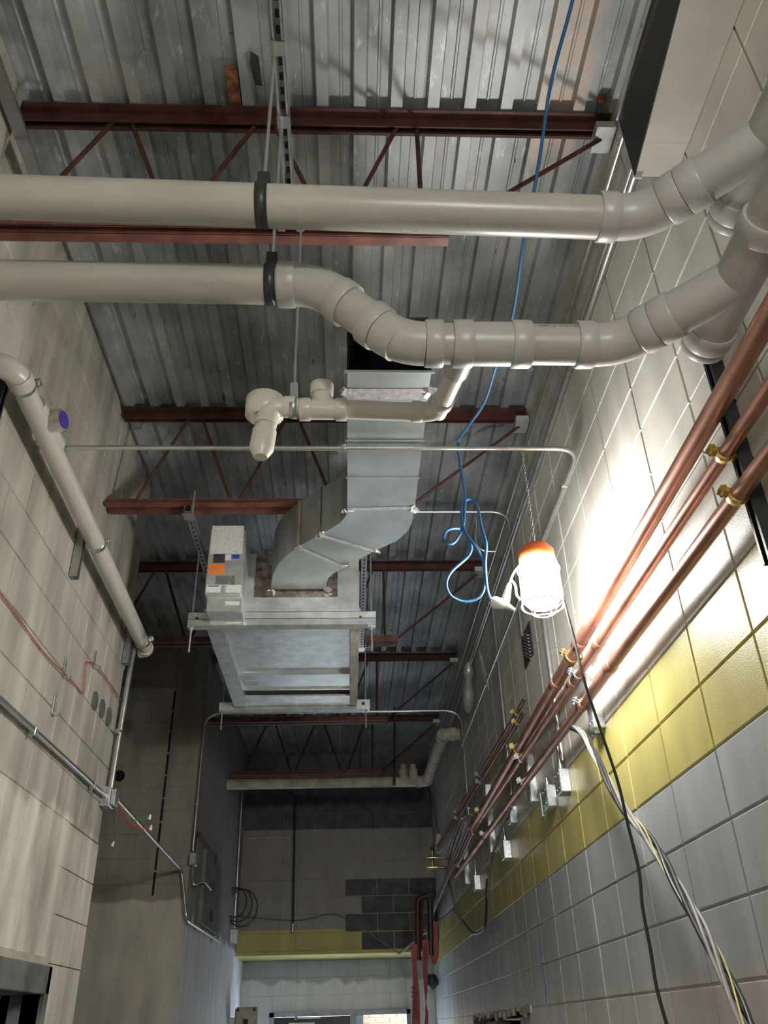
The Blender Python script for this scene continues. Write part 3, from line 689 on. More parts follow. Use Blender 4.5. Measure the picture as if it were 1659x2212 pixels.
# hanging struts and rods
def cross_strut(label, pxl, pxr, y, z, rods, grp):
    t = thing('hanger_strut', label, 'strut', V(0, y, z), grp); xa, xb = pxl, pxr
    strut('channel', V(xa, y, z), V(xb, y, z), M_galv, t, dep_dir=(0, .2, 1), w=.0225)
    strut('channel', V(xa, y - .0, z + .046), V(xb, y - .0, z + .046), M_galv, t, dep_dir=(0, 1, 0), w=.0225) if y < 5 else None
    for xr, zt_, zl in rods:
        TUBE('threaded_rod', [V(xr, y, zl), V(xr, y, zt_)], .0055, M_zinc, t, 8)
        MB().tube([V(xr, y, z - .036), V(xr, y, z - .024)], .013, 6).build('nut', M_zinc, t)
        BOX('square_washer', V(xr - .022, y - .022, z - .0235), V(xr + .022, y + .022, z - .019), M_zinc, t)
    return t
yS = 4.47; zS = 2.01
xa, xb = PY(407, 1345, yS).x, PY(812, 1345, yS).x
t = cross_strut('double steel strut under the front edge of the air unit, tagged with white paper', xa, xb, yS, zS, [(xa + .02, 2.55, 1.84), (xb - .025, 2.55, 1.84)], 'hanging struts under the air unit')
BOX('paper_tag', V(-.70, yS - .026, zS - .006), V(-.62, yS - .0245, zS + .026), M_white, t)
MB().tube([V(xa + .05, yS - .024, zS + .03), V(xa + .05, yS - .0225, zS + .03)], .009, 12).build('hole', M_ink, t)
MB().tube([V(xb - .09, yS - .024, zS + .03), V(xb - .09, yS - .0225, zS + .03)], .009, 12).build('hole', M_ink, t)
yS2 = 6.03; zS2 = 2.035; xa2, xb2 = PY(475, 1525, yS2).x, PY(799, 1525, yS2).x
t = cross_strut('single steel strut under the rear edge of the air unit', xa2, xb2, yS2, zS2, [(xa2 + .02, 2.56, 1.88), (xb2 - .03, 2.56, 1.88)], 'hanging struts under the air unit')
mb = MB().box(V(xb2 - .10, yS2 - .03, zS2 - .02), V(xb2, yS2 - .026, zS2 + .05)); mb.build('end_plate', M_galv, t)
MB().tube([V(xb2 - .05, yS2 - .035, zS2 + .018), V(xb2 - .05, yS2 - .031, zS2 + .018)], .013, 12).build('hole', M_ink, t)
MB().box(V(xa2, yS2 - .03, zS2 - .02), V(xa2 + .10, yS2 - .026, zS2 + .04)).build('end_plate', M_galv, t)
sticker(-.70, -.62, uz0 + .012, uz0 + .016, M_white, 'paper_note', unit, 5.36)
MB().box(V(-.71, uy0 + 1.0, uz0 + .0155), V(-.62, uy0 + 1.09, uz0 + .0175)).build('paper_note', M_white, unit)
for xx, lab in ((xa + .02, 'left slotted strut above the air unit, clipped to the joist'), (xb - .06, 'right slotted strut beside the air unit')):
    t = thing('carrier_strut', lab, 'strut', V(xx, 5, 2.52), 'carrier struts above the air unit')
    strut('channel', V(xx, 4.02, 2.52), V(xx, 6.1, 2.52), M_strut, t, dep_dir=(0, 0, 1), slots=True)
    for yy in (4.067, 6.03):
        BOX('beam_clamp', V(xx - .03, yy - .035, 2.49), V(xx + .03, yy + .035, 2.497), M_zinc, t)
        TUBE('hook_bolt', [V(xx + .035, yy - .07, 2.48), V(xx + .035, yy - .07, 2.62)], .005, M_zinc, t, 8)

# ================================================================ CONDUITS
def conduit(label, pts, r, t_=.10, m=M_zinc, clamps=(), cat='conduit', name='conduit', grp=None, coup=()):
    pts = [Vector(p) for p in pts]; t = thing(name, label, cat, pts[0], grp)
    TUBE('tube', rounded(pts, t_), r, m, t, 12)
    for p, ax in clamps:
        p = Vector(p); rot = Vector((0, 0, 1)).rotation_difference(Vector(ax)).to_matrix()
        mb = MB(); mb.obox(p, (r + .004, r + .004, .009), rot, .002); mb.obox(p + Vector((0, 0, 0)), (.004, r + .016, .006), rot); mb.build('strap', M_zinc, t)
    for p, q in coup: MB().tube([p, q], r * 1.35, 12).build('coupling', M_zinc, t)
    return t
yc, zc = 3.03, 2.215; k = yc / 3.22
cl = V(WL, yc, PX(125, 957, -1.3).z - H); cl.z = zc + H + .012
xcR = 1.045; zcR = PY(1200, 969, yc).z
q = V(xcR, yc, zcR - H)
conduit('bright steel conduit crossing the corridor under the duct, bending at the right wall', [V(WL, yc, zcR - H + .0), q, q + Vector((0, 1.0, -.0)), q + Vector((0, 4.6, -.02))], .0112, .11,
        clamps=[(V(-.02, yc, zcR - H), (1, 0, 0)), (V(xcR, yc + .3, zcR - H), (0, 1, 0))], coup=[(V(-.045, yc, zcR - H), V(-.005, yc, zcR - H))])
yc2 = 4.80; zc2 = PY(1000, 1106, yc2).z - H
conduit('thin steel conduit behind the duct bending down at the right wall', [V(.1, yc2, zc2), V(1.09, yc2, zc2), V(1.09, yc2 + .02, zc2 - .9)], .009, .12)
yc3 = 5.35
conduit('pale conduit dropping from the deck behind the blue cord and turning to the right wall', [PY(1033, 1000, yc3), PY(1027, 1190, yc3), V(1.09, yc3, PY(1050, 1192, yc3).z - H)], .011, .10)
# pair of bright conduits high on the right wall
for i, (dx, dz) in enumerate(((0, 0), (0, -.045), (0, .20))):
    conduit(('upper of two bright conduits high on the right wall', 'lower of two bright conduits high on the right wall', 'highest conduit, just under the roof deck on the right wall')[i],
            [V(1.09, 1.70, 2.78 + dz), V(1.09, 11.4, 2.78 + dz)], .013, .05, grp='high conduits on the right wall')
# arch conduit
ya = 7.80
AL = V(-1.355, ya, PY(470, 1541, ya).z - H); AR = V(1.085, ya, AL.z - H)
conduit('conduit arching over the corridor behind the air unit and down both walls', [V(-1.355, ya, 1.36), V(-1.355, ya, AL.z - H), AR, V(1.085, ya, 1.62)], .011, .16,
        clamps=[(V(-1.355, ya, 1.75), (0, 0, 1)), (V(1.085, ya, 1.68), (0, 0, 1))])
# vertical conduits right wall
conduit('blue-grey vertical conduit on the right wall directly below the work lamp', [V(1.10, 4.28, 2.2), V(1.10, 4.28, 1.15)], .013, .05, coup=[(V(1.10, 4.28, 1.46), V(1.10, 4.28, 1.52))])
conduit('vertical conduit on the right wall behind the work lamp', [V(1.10, 5.75, 2.75), V(1.10, 5.75, 1.20)], .010, .05)
conduit('thin vertical conduit near the back right corner ending in a white box', [PX(930, 1690, 1.10), PX(948, 1803, 1.10)], .010, .05)
q = PX(947, 1822, 1.09); t = thing('junction_box', 'white rectangular box at the end of the thin conduit near the back right corner', 'box', q); BOX('box_body', q - Vector((.025, .09, .10)), q + Vector((.025, .09, .10)), M_white, t, .008)
# dark drop conduit by the back wall
yd = 11.45
conduit('thin black drop pipe hanging before the back wall, socket at its end', [PY(610, 1706, yd), PY(638, 1712, yd), PY(633, 1995, yd)], .013, .12, m=M_black, coup=[(PY(633, 1995, yd), PY(632, 2014, yd))])
conduit('thin rod hanging beside the far cream drain pipe', [PY(853, 1545, 9.6) + Vector((0, 0, .1)), PY(852, 1695, 9.6)], .012, .05, m=M_black)
# left corner conduit at the back
conduit('bright vertical conduit in the far left corner', [PX(523, 1715, -1.35), PX(506, 2005, -1.35)], .012, .05, clamps=[(PX(509, 1958, -1.35), (0, 0, 1)), (PX(514, 1880, -1.35), (0, 0, 1))])
q = PX(506, 2020, -1.33); t = thing('junction_box', 'small zinc box below the bright conduit in the far left corner', 'box', q); BOX('box_body', q - Vector((.05, .04, .09)), q + Vector((.05, .04, .06)), M_box, t, .006)
mb = MB()
for k in range(3): 
    c = PX(508 + 8 * k, 1950 + 6 * k, -1.33 + .04 * k); mb.tube([c + Vector((math.cos(a * PI / 8) * (.14 + .02 * k), -.05, math.sin(a * PI / 8) * (.16 + .02 * k))) for a in range(-7, 8)], .008, 6)
t = thing('wire_coil', 'coil of dark cable hanging in the far left corner', 'cable', PX(508, 1950, -1.3)); mb.build('cable_loops', M_black, t)

# ---- left wall conduits and box at the wall end
jq = PX(232, 1722, -1.35)
conduit('steel conduit running along the left block wall to the junction box at its end', [PX(-60, 1455, -1.352), Vector((-1.352, 4.84, jq.z))], .0125, .05, clamps=[(PX(70, 1580, -1.355), (0, 1, 0)), (PX(200, 1697, -1.355), (0, 1, 0))])
t = thing('junction_box', 'zinc junction box with loose wires at the end of the left block wall', 'box', jq)
BOX('box_body', Vector((-1.378, 4.835, jq.z - .055)), Vector((-1.325, 4.935, jq.z + .05)), M_box, t, .004); BOX('extension_ring', Vector((-1.324, 4.85, jq.z - .045)), Vector((-1.30, 4.93, jq.z + .04)), M_box, t, .003)
def wire(t, pts, m, r=.0022, nm='wire'): return MB().tube(spline(pts, 6), r, 6).build(nm, m, t)
jc = Vector((-1.30, 4.92, jq.z - .02))
ends = [(322, 1767, M_wireG), (318, 1762, M_wireG), (325, 1787, M_wireR), (322, 1791, M_wireR), (300, 1790, M_wireR), (243, 1820, M_cable)]
for px, py, mm in ends:
    e = PY(px, py, 5.15); wire(t, [jc, jc.lerp(e, .5) + Vector((0, .03, -.05)), e], mm)
for px, py in ((323, 1765), (325, 1788), (243, 1823)):
    e = PY(px, py, 5.15); MB().tube([e - Vector((.0, 0, .014)), e + Vector((.004, 0, .014))], [.010, .006], 8).build('wire_nut', M_white, t)
conduit('shiny conduit dropping down the end of the left block wall', [PX(308, 1372, -1.33), PX(291, 1392, -1.335), PX(262, 1560, -1.345), Vector((-1.345, 4.90, jq.z + .04))], .016, .03, clamps=[(PX(254, 1580, -1.345), (0, 0, 1))])
# diagonal conduit over the alcove face
P0 = Vector((-1.31, 4.94, jq.z - .0)); P1 = PY(392, 1880, 7.82); P2 = PY(404, 1990, 7.84); P2 = PX(403, 1988, -1.35); P3 = PX(476, 2036, -1.355)
conduit('thin bright conduit slanting from the junction box across the alcove to the far left wall', [P0, P1, P2, P3], .0125, .06)
# thin red wires on the left wall
t = thing('low_voltage_wire', 'thin red wire looping across the left block wall between two clips', 'wire', PX(150, 1450, -1.37))
wire(t, [PX(-30, 1240, -1.368), PX(40, 1335, -1.368), PX(95, 1410, -1.368), PX(142, 1457, -1.36)], M_wireR, .003); wire(t, [PX(142, 1458, -1.36), PX(162, 1478, -1.365), PX(178, 1497, -1.368), PX(183, 1470, -1.366), PX(188, 1432, -1.366), PX(206, 1434, -1.36)], M_wireR, .003)
wire(t, [PX(206, 1434, -1.36), PX(228, 1462, -1.366), PX(262, 1512, -1.368)], M_wireR, .003)
for i, (px, py) in enumerate(((141, 1440), (205, 1422), (117, 1520))):
    q = PX(px, py, -1.37); t = thing('wall_clip', ('dark metal clip where the red wire starts its loop', 'dark metal clip above the three round holes', 'empty metal clip low on the left block wall')[i], 'clip', q, 'clips on the left wall')
    BOX('plate', q - Vector((.008, .010, .05)), q + Vector((.002, .010, .045)), M_strut, t, .001); BOX('tab', q + Vector((-.006, .006, -.05)), q + Vector((.03, .028, -.038)), M_box, t)
for i, (px, py) in enumerate(((203, 1514), (219, 1531), (233, 1548))):
    q = PX(px, py, WL); t = thing('patched_hole', ('first and widest of three patched round holes in the left wall', 'middle of three patched round holes in the left wall', 'last of three patched round holes, nearest the wall end')[i], 'hole', q, 'patched holes in the left wall')
    MB().tube([q, q + Vector((.0085, 0, 0))], .052, 24).build('mortar_patch', M_grybox, t)
# chrome strut at the upper left
t = thing('steel_channel', 'shiny steel channel running down to the front drain pipe at the far left', 'channel', V(-1.3, 1.9, 3.05))
strut('channel', V(-1.27, .6, 3.0), V(-1.27, 2.42, 3.0), M_zinc, t, dep_dir=(-.3, 0, 1), w=.026)
BOX('end_clip', V(-1.35, 2.05, 2.60), V(-1.31, 2.12, 2.625), M_zinc, t)

# ================================================================ COPPER PIPES
def along(pa, pb, x, y0, y1):
    a, b = PX(*pa, x), PX(*pb, x); s = (b.z - a.z) / (b.y - a.y)
    return Vector((x, y0, a.z + s * (y0 - a.y))), Vector((x, y1, a.z + s * (y1 - a.y)))
cop = []
for lab, pa, pb, x, r, y1_ in (('thickest and uppermost of the three bright copper pipes on the right wall', (1500, 960), (1130, 1600), 1.035, .030, 9.4),
                          ('middle of the three bright copper pipes on the right wall', (1440, 1170), (1100, 1680), 1.05, .0205, 9.0),
                          ('lowest of the three bright copper pipes on the right wall', (1450, 1265), (1090, 1750), 1.052, .0230, 8.8)):
    a, b = along(pa, pb, x, YN, y1_); t = thing('copper_pipe', lab, 'pipe', a.lerp(b, .5), 'large copper pipes on the right wall')
    TUBE('tube', [a, b], r, M_copper, t, 24)
    for f in (.33, .52, .56, .83):
        p = a.lerp(b, f); d = (b - a).normalized(); MB().tube([p - d * .035, p - d * .034, p + d * .034, p + d * .035], [r, r + .0028, r + .0028, r], 24).build('coupling', M_copper, t)
    cop.append((a, b, r))
def at_y(i, y): a, b, r = cop[i]; f = (y - a.y) / (b.y - a.y); return a.lerp(b, f), r
for i, (y, zt_, zb_, lab, mm) in enumerate(((1.86, 1.76, 1.00, 'black strut channel behind the copper pipes at the right frame edge', M_black), (3.60, 1.50, 1.08, 'strut channel behind the copper pipes under the work lamp', M_galv),
        (5.05, 1.55, 1.12, 'strut channel behind the copper pipes left of the hanging switch boxes', M_galv), (6.7, 1.62, 1.12, 'small strut channel behind the copper pipes further down the corridor', M_galv), (8.3, 1.70, 1.12, 'farthest strut channel behind the copper pipes', M_galv))):
    t = thing('wall_strut', lab, 'strut', V(WR, y, zb_), 'strut channels on the right wall')
    strut('channel', V(WR - .0215, y, zb_), V(WR - .0215, y, zt_), mm, t, dep_dir=(-1, 0, 0))
    for j in range(3):
        if i == 0 and j == 0: continue
        p, r = at_y(j, y); mt_ = M_brass if (i == 0 or j == 0) else M_zinc
        cc = clamp(t, p, (0, 1, 0), r, mt_, .014, bolt=(-1, 0, .5))
        mb = MB(); mb.box(p + Vector((r, -.012, -.014)), Vector((WR - .04, y + .012, p.z + .014))); mb.build('clamp_foot', mt_, t)
# small older copper pair below and left
for i, (dz, lab) in enumerate(((0, 'upper of the two small dark copper tubes beside the thick pipe'), (-.075, 'lower of the two small dark copper tubes beside the thick pipe'))):
    a, b = PX(1135 if i == 0 else 1133, 1508 if i == 0 else 1537, 1.06), PX(935, 1845, 1.06); b.z -= i * .05; b = a.lerp(b, .9)
    t = thing('small_copper_pipe', lab, 'pipe', a, 'small dark copper tubes'); TUBE('tube', [a, b], .0135, M_copperd, t, 14)
    MB().tube([a - Vector((0, .001, 0)), a + Vector((0, .0, 0))], .0138, 14).build('open_end', M_ink, t)
    for y in (5.1, 6.8, 8.4):
        f = (y - a.y) / (b.y - a.y); p = a.lerp(b, f); clamp(t, p, (0, 1, 0), .0135, M_brass if y < 6 else M_zinc, .010, bolt=(-1, 0, .3))
# brass valve stubs at the far end
for i, py in enumerate((1853, 1874)):
    a, b = PY(928, py, 9.2), PY(1000, py + 1, 9.2); t = thing('valve_stub', ('upper', 'lower')[i] + ' brass drain valve stub pointing left off the copper pipes', 'valve', a, 'brass valve stubs')
    TUBE('stub_tube', [a, b], .013, M_copper, t, 12); MB().tube([a - Vector((.03, 0, 0)), a + Vector((.02, 0, 0)), a + Vector((.09, 0, 0))], [.012, .022, .018], 10).build('valve_body', M_brass, t)
    MB().tube([a + Vector((.03, 0, 0)), a + Vector((.03, 0, .07))], .010, 8).build('valve_stem', M_brass, t); MB().tube([a + Vector((.03, 0, .07)), a + Vector((.03, 0, .10))], .02, 10).build('valve_knob', M_black, t)
# junction boxes hanging on the right wall
def jbox(px, py, w, h, label, stem=.12, x=None, side=True, flex=True):
    q = PX(px, py, WR - .03); t = thing('outlet_box', label, 'box', q, 'zinc boxes hung below the copper pipes')
    BOX('box_body', q - Vector((.026, w, h)), q + Vector((.029, w, h)), M_box, t, .004)
    mb = MB()
    for a in (-1, 1):
        for b in (-1, 1): mb.tube([q + Vector((-.027, a * w * .55, b * h * .6)), q + Vector((-.029, a * w * .55, b * h * .6))], .007, 10)
    mb.build('knockouts', M_zinc, t)
    if stem: TUBE('conduit_stub', [q + Vector((0, 0, h)), q + Vector((0, 0, h + stem))], .010, M_zinc, t, 10); MB().tube([q + Vector((0, 0, h)), q + Vector((0, 0, h + .03))], .016, 8).build('connector', M_zinc, t)
    return t, q
jbox(1215, 1690, .055, .058, 'largest square zinc box on the yellow band, right one of the cluster', .16)
t, q = jbox(1186, 1724, .07, .058, 'zinc box with a green wire hanging out, left one of the cluster', .05)
wire(t, [q + Vector((-.02, -.05, .02)), q + Vector((-.03, -.02, -.05)), q + Vector((-.03, .03, -.11))], M_wireG, .003)
BOX('open_cover', q + Vector((-.028, .09, -.075)), q + Vector((.0, .105, .05)), M_box, t, .002)
jbox(1107, 1762, .045, .055, 'zinc box half hidden by the lowest copper pipe', 0); jbox(1093, 1837, .055, .06, 'single zinc box on the yellow band left of the box pair', .13); jbox(1029, 1908, .06, .058, 'farthest zinc box on the yellow band', .13)
t, q = jbox(1286, 1540, .035, .075, 'tall narrow zinc box beside the lowest copper pipe and black cable', 0)
# small dark louver sign and foil bits
q = PX(1138, 1395, 1.108); t = thing('louver_plate', 'small black slotted plate on the right wall under the work lamp', 'plate', q)
BOX('plate', q + Vector((0, -.13, -.10)), q + Vector((.01, .13, .11)), M_black, t); mb = MB()
for k in range(8): mb.obox(q + Vector((-.003, -.09 + .0 * k, .08 - k * .022)) + Vector((0, .09, 0)), (.003, .085, .003), Matrix.Rotation(.5, 3, 'X'))
mb.build('slats', M_strut, t)
for i, (pa, pb, rr) in enumerate((((1012, 1430), (1012, 1540), .055), ((1035, 1405), (1056, 1490), .018))):
    a, b = PX(*pa, 1.05), PX(*pb, 1.05); t = thing('foil_wrap', ('crumpled silver wrapped lump hanging high on the right wall', 'thin silver wrapped strip beside the wrapped lump')[i], 'wrap', a)
    MB().tube([a, a.lerp(b, .12), a.lerp(b, .25), a.lerp(b, .32), a.lerp(b, .6), a.lerp(b, .9), b], [rr * .2, rr * .8, rr * .9, rr * .55, rr, rr * .9, rr * .3], 10).build('wrap_body', M_foilw, t)

# ================================================================ FAR CREAM DRAIN
t = thing('far_drain_pipe', 'old cream drain pipe crossing the corridor at the far end with two stubs up', 'pipe', V(0, 9.8, 2.41))
xr = 1.0; zf = 2.42; F0 = V(WL, 9.8, zf); F1 = V(PY(922, 1695, 9.8).x, 9.8, zf - .0); F2 = PY(958, 1586, 8.10); F3 = V(WR, 8.10, F2.z - H)
rF = .058
seg(t, F0, F1, rF, M_oldpipe); elbow(t, F0, F1, F2, rF, .07, .05, M_oldpipe); seg(t, F1, F2, rF, M_oldpipe); elbow(t, F1, F2, F3, rF, .07, .05, M_oldpipe); seg(t, F2, F3, rF, M_oldpipe)
for px in (872, 893):
    q = PY(px, 1695, 9.8); mb = MB(); mb.tube([q, q + Vector((0, -.03, .17))], rF * .9, 20); mb.tube([q + Vector((0, -.03, .15)), q + Vector((0, -.04, .22))], rF * .6, 16); mb.build('stub', M_oldpipe, t)

# ================================================================ FAR LEFT ENCLOSURE
t = thing('wall_enclosure', 'flat grey enclosure with round black knockouts on the far left wall', 'box', V(-1.37, 9.0, 1.0))
BOX('cover', V(-1.38, 8.48, .86), V(-1.335, 9.62, 1.50), M_grybox, t, .004); BOX('cover_edge', V(-1.337, 9.45, .87), V(-1.333, 9.46, 1.49), M_grybox, t)
mb = MB()
for px, py in ((466, 1857), (462, 1917), (457, 1978)):
    q = PX(px, py, -1.33); mb.tube([q - Vector((.006, 0, 0)), q + Vector((.003, 0, 0))], .055, 16)
mb.build('knockouts', M_ink, t)
q = PX(418, 1857, -1.35); t = thing('junction_box', 'small zinc box where the arched conduit lands on the far left wall', 'box', q)
BOX('box_body', q - Vector((.028, .06, .05)), q + Vector((.028, .06, .05)), M_box, t, .004)
TUBE('flexible_tail', spline([q + Vector((0, 0, -.05)), q + Vector((.0, .1, -.18)), PX(440, 1905, -1.33), PX(456, 1922, -1.33)], 6), .009, M_zinc, t, 8)
TUBE('bent_tail', spline([q + Vector((0, .0, .05)), q + Vector((0, .0, .12)), PX(432, 1800, -1.34), PX(462, 1845, -1.34)], 6), .010, M_black, t, 8)
q = PX(447, 1440, -1.377); t = thing('green_tape', 'scrap of green tape on the dark far left wall', 'tape', q); MB().add([q, q + Vector((0, .12, .02)), q + Vector((0, .02, -.14)), q + Vector((0, .1, -.3)), q + Vector((0, -.02, -.33))], [(0, 1, 2), (2, 3, 4)]).build('tape_piece', M_green, t)
q = PY(258, 1676, YF - .01); t = thing('wall_hole', 'round black hole in the alcove wall right of the bright conduit', 'hole', q); MB().tube([q + Vector((0, .002, 0)), q - Vector((0, .006, 0))], .05, 20).build('dark_disc', M_void, t)

# ================================================================ WORK LAMP
def work_lamp(label, x, y, z0, z1, strength, ztop, cord=True):
    """caged cylindrical temporary work lamp hung on a chain; z0 bottom, z1 top (relative)"""
    t = thing('work_lamp', label, 'lamp', V(x, y, z0), 'caged work lamps')
    h = z1 - z0; me = emis('lamp_globe_%d' % int(strength), (1.0, .985, .955), strength)
    prof = [(z0 + .02, .03), (z0 + .03, .058), (z0 + .06, .076), (z1 - .11, .076), (z1 - .075, .068), (z1 - .065, .03)]
    MB().tube([V(x, y, a) for a, b in prof], [b for a, b in prof], 24).build('globe', me, t)
    MB().tube([V(x, y, z1 - .075), V(x, y, z1 - .07), V(x, y, z1 - .035), V(x, y, z1 - .01), V(x, y, z1)], [.070, .076, .074, .055, .03], 24).build('cap', M_orange, t)
    for k in range(8):
        a = 2 * PI * k / 8 + .2; c, s = math.cos(a), math.sin(a)
        MB().tube(rounded([V(x + c * .072, y + s * .072, z1 - .07), V(x + c * .086, y + s * .086, z1 - .11), V(x + c * .088, y + s * .088, z0 + .03), V(x + c * .05, y + s * .05, z0)], .02, 4), .0022, 6).build('cage_bar', M_cordw, t)
    for zz, rr in ((z1 - .12, .087), (z0 + .03, .089), (z0, .05)):
        MB().tube([V(x + math.cos(2 * PI * k / 24) * rr, y + math.sin(2 * PI * k / 24) * rr, zz) for k in range(25)], .0026, 6, cap=False).build('cage_ring', M_cordw, t)
    mb = MB(); n = int((ztop - z1) / .019); 
    for k in range(n):
        zc_ = z1 + .012 + k * (ztop - z1 - .012) / n; hx, hy = ((.005, 0), (0, .005))[k % 2]
        pts = [V(x + hx * math.cos(a * PI / 4) * 1, y + hy * math.cos(a * PI / 4), zc_ + .0125 * math.sin(a * PI / 4)) for a in range(9)]
        mb.tube(pts, .0022, 5, cap=False)
    mb.build('chain', M_zinc, t)
    return t
lx, ly = PZ(1128, 966, zcR - H).x, yc
lt = work_lamp('glowing caged work lamp with orange cap hanging on a chain by the right wall', lx, ly, 1.405, 1.715, LAMP, zcR - H - .011)
work_lamp('second caged work lamp of the string, hanging behind the camera', .70, -1.9, 1.0, 1.31, LAMP_BACK, 1.9)
conduit('conduit behind the camera carrying the second work lamp', [V(WL, -1.9, 1.91), V(WR, -1.9, 1.91)], .011, .05)

# ---- blue cord with its loops and the white connectors
t = thing('blue_cord', 'blue extension cord falling from the deck, looping over the conduit beside the lamp', 'cord', PY(1000, 1100, yc))
zz = [(1250, -60, 2.85), (1232, 20, 2.8), (1190, 180, 2.70), (1166, 340, 2.60), (1150, 430, 2.50), (1130, 530, 2.42), (1108, 680, 2.36), (1072, 790, 2.31), (1047, 868, 2.275), (1012, 920, 2.25), (992, 948, 2.245)]
pts = [PZ(a, b, c) for a, b, c in zz]
yl = yc + .01
lo = [(990, 962), (994, 1005), (1004, 1065), (1003, 1110), (999, 1140), (980, 1173), (958, 1168), (966, 1146), (992, 1142), (1010, 1160), (1018, 1185), (1008, 1205), (975, 1235), (964, 1262), (975, 1288), (1005, 1300), (1035, 1290), (1047, 1262), (1044, 1215), (1032, 1188), (1005, 1150), (997, 1118), (1000, 1090), (1015, 1077), (1030, 1090), (1040, 1140), (1050, 1175), (1048, 1220), (1052, 1270), (1060, 1297)]
pts += [PY(a, b, yl + .03 * math.sin(i * .9)) for i, (a, b) in enumerate(lo)]
MB().tube(spline(pts, 5), .0064, 8).build('cord', M_blue, t)
t = thing('cord_tap', 'white three way connector hanging between blue cord and lamp', 'connector', PY(1080, 1300, yl))
a, b, c, d = PY(1060, 1300, yl), PY(1090, 1305, yl), PY(1100, 1262, yl), PY(1112, 1318, yl)
MB().tube([a, a.lerp(b, .3), b], [.018, .026, .020], 12).build('tap_body', M_cordw, t); MB().tube([b, b.lerp(c, .3), c], [.018, .018, .010], 10).build('plug', M_cordw, t); MB().tube([b, d], [.016, .006], 10).build('tap_arm', M_cordw, t)
MB().tube(spline([c, PY(1108, 1240, yl), PY(1122, 1222, yl)], 5), .005, 8).build('lamp_lead', M_cordw, t); MB().tube(spline([PY(1104, 1252, yl), PY(1113, 1265, yl), PY(1116, 1285, yl), PY(1124, 1295, yl)], 5), .005, 8).build('lamp_lead', M_cordw, t)
# black cord dropping from lamp
t = thing('black_cord', 'thin black cord dropping from the work lamp across the lower right wall', 'cord', PY(1350, 1800, 2.9))
pts = [PY(1208, 1255, 3.0), PY(1222, 1310, 2.98), PY(1242, 1385, 2.96), PY(1262, 1470, 2.92), PY(1302, 1590, 2.9), PY(1335, 1690, 2.88), PY(1356, 1780, 2.86), PY(1380, 1880, 2.84), PY(1388, 1960, 2.82), PY(1405, 2050, 2.8), PY(1418, 2130, 2.78), PY(1440, 2212, 2.75), PY(1475, 2330, 2.7)]
MB().tube(spline(pts, 6), .0055, 8).build('cord', M_blackr, t)
# twisted cable bundle
t = thing('cable_bundle', 'bundle of grey and dark twisted cables sagging from the copper pipes to the lower right', 'cables', PX(1440, 1880, 1.0))
core = spline([PX(1237, 1572, 1.02), PX(1262, 1588, 1.0), PX(1300, 1662, .99), PX(1345, 1742, .985), PX(1400, 1810, .98), PX(1455, 1900, .97), PX(1530, 2030, .95), PX(1610, 2205, .92), PX(1700, 2420, .88)], 14)
for j, (mm, rr) in enumerate(((M_cable, .007), (M_cable, .006), (M_blackr, .0075), (M_black, .007), (mat('yellow_wire', (.6, .55, .2), .5), .0028))):
    ph = j * 2 * PI / 5; pts = []
    for i, p in enumerate(core):
        a = ph + i * .16; R_ = .0095 + .00006 * i
        pts.append(p + Vector((math.cos(a) * R_, math.sin(a) * R_ * .6, math.sin(a) * R_)))
    MB().tube(pts, rr, 8).build('cable', mm, t)
# drooping loop cable at the far end
t = thing('cable_loop', 'grey cable drooping in a loop over the yellow band at the far end', 'cable', PX(1010, 2010, 1.05))
MB().tube(spline([PX(1105, 1740, 1.05), PX(1078, 1800, 1.05), PX(1060, 1870, 1.05), PX(1053, 1950, 1.05), PX(1046, 2005, 1.05), PX(1025, 2017, 1.05), PX(1005, 1998, 1.05), PX(985, 1966, 1.05), PX(968, 1900, 1.03)], 8), .012, 8).build('cable', M_cable, t)
MB().tube(spline([PX(1052, 1900, 1.04), PX(1049, 1985, 1.04), PX(1040, 2012, 1.04), PX(1020, 2014, 1.04), PX(1000, 1990, 1.04)], 8), .010, 8).build('cable', M_black, t)
t = thing('cable_tangle', 'tangle of old dark cables and pipes at the far end of the copper run', 'cables', PX(980, 1900, 1.0))
for k in range(9):
    a = random.uniform(-1, 1); mm = (M_cable, M_copperd, M_grybox)[k % 3]
    MB().tube(spline([PX(1010 + a * 14, 1760 + 6 * k, 1.0), PX(985 + a * 12, 1830 + 4 * k, .99), PX(972 + 4 * a, 1880, .98), PX(955 - 3 * k, 1915 + 9 * k, 1.0), PX(930 - k, 1960 + 6 * k, 1.02)], 6), .010 + .003 * (k % 3), 6).build('cable', mm, t)
t = thing('slack_wire', 'long grey wire strung from the cables across to the back wall', 'wire', PY(860, 2060, 11.4))
MB().tube(spline([PX(980, 1965, 1.05), PY(900, 2030, 10.2), PY(862, 2060, 10.6)], 8), .014, 6).build('wire', M_cable, t)
MB().tube(spline([PY(862, 2060, 11.2), PY(790, 2010, 11.4), PY(724, 1975, 11.55), PY(640, 1988, 11.55), PY(515, 1978, 11.5)], 8), .006, 6).build('wire', M_grybox, t)

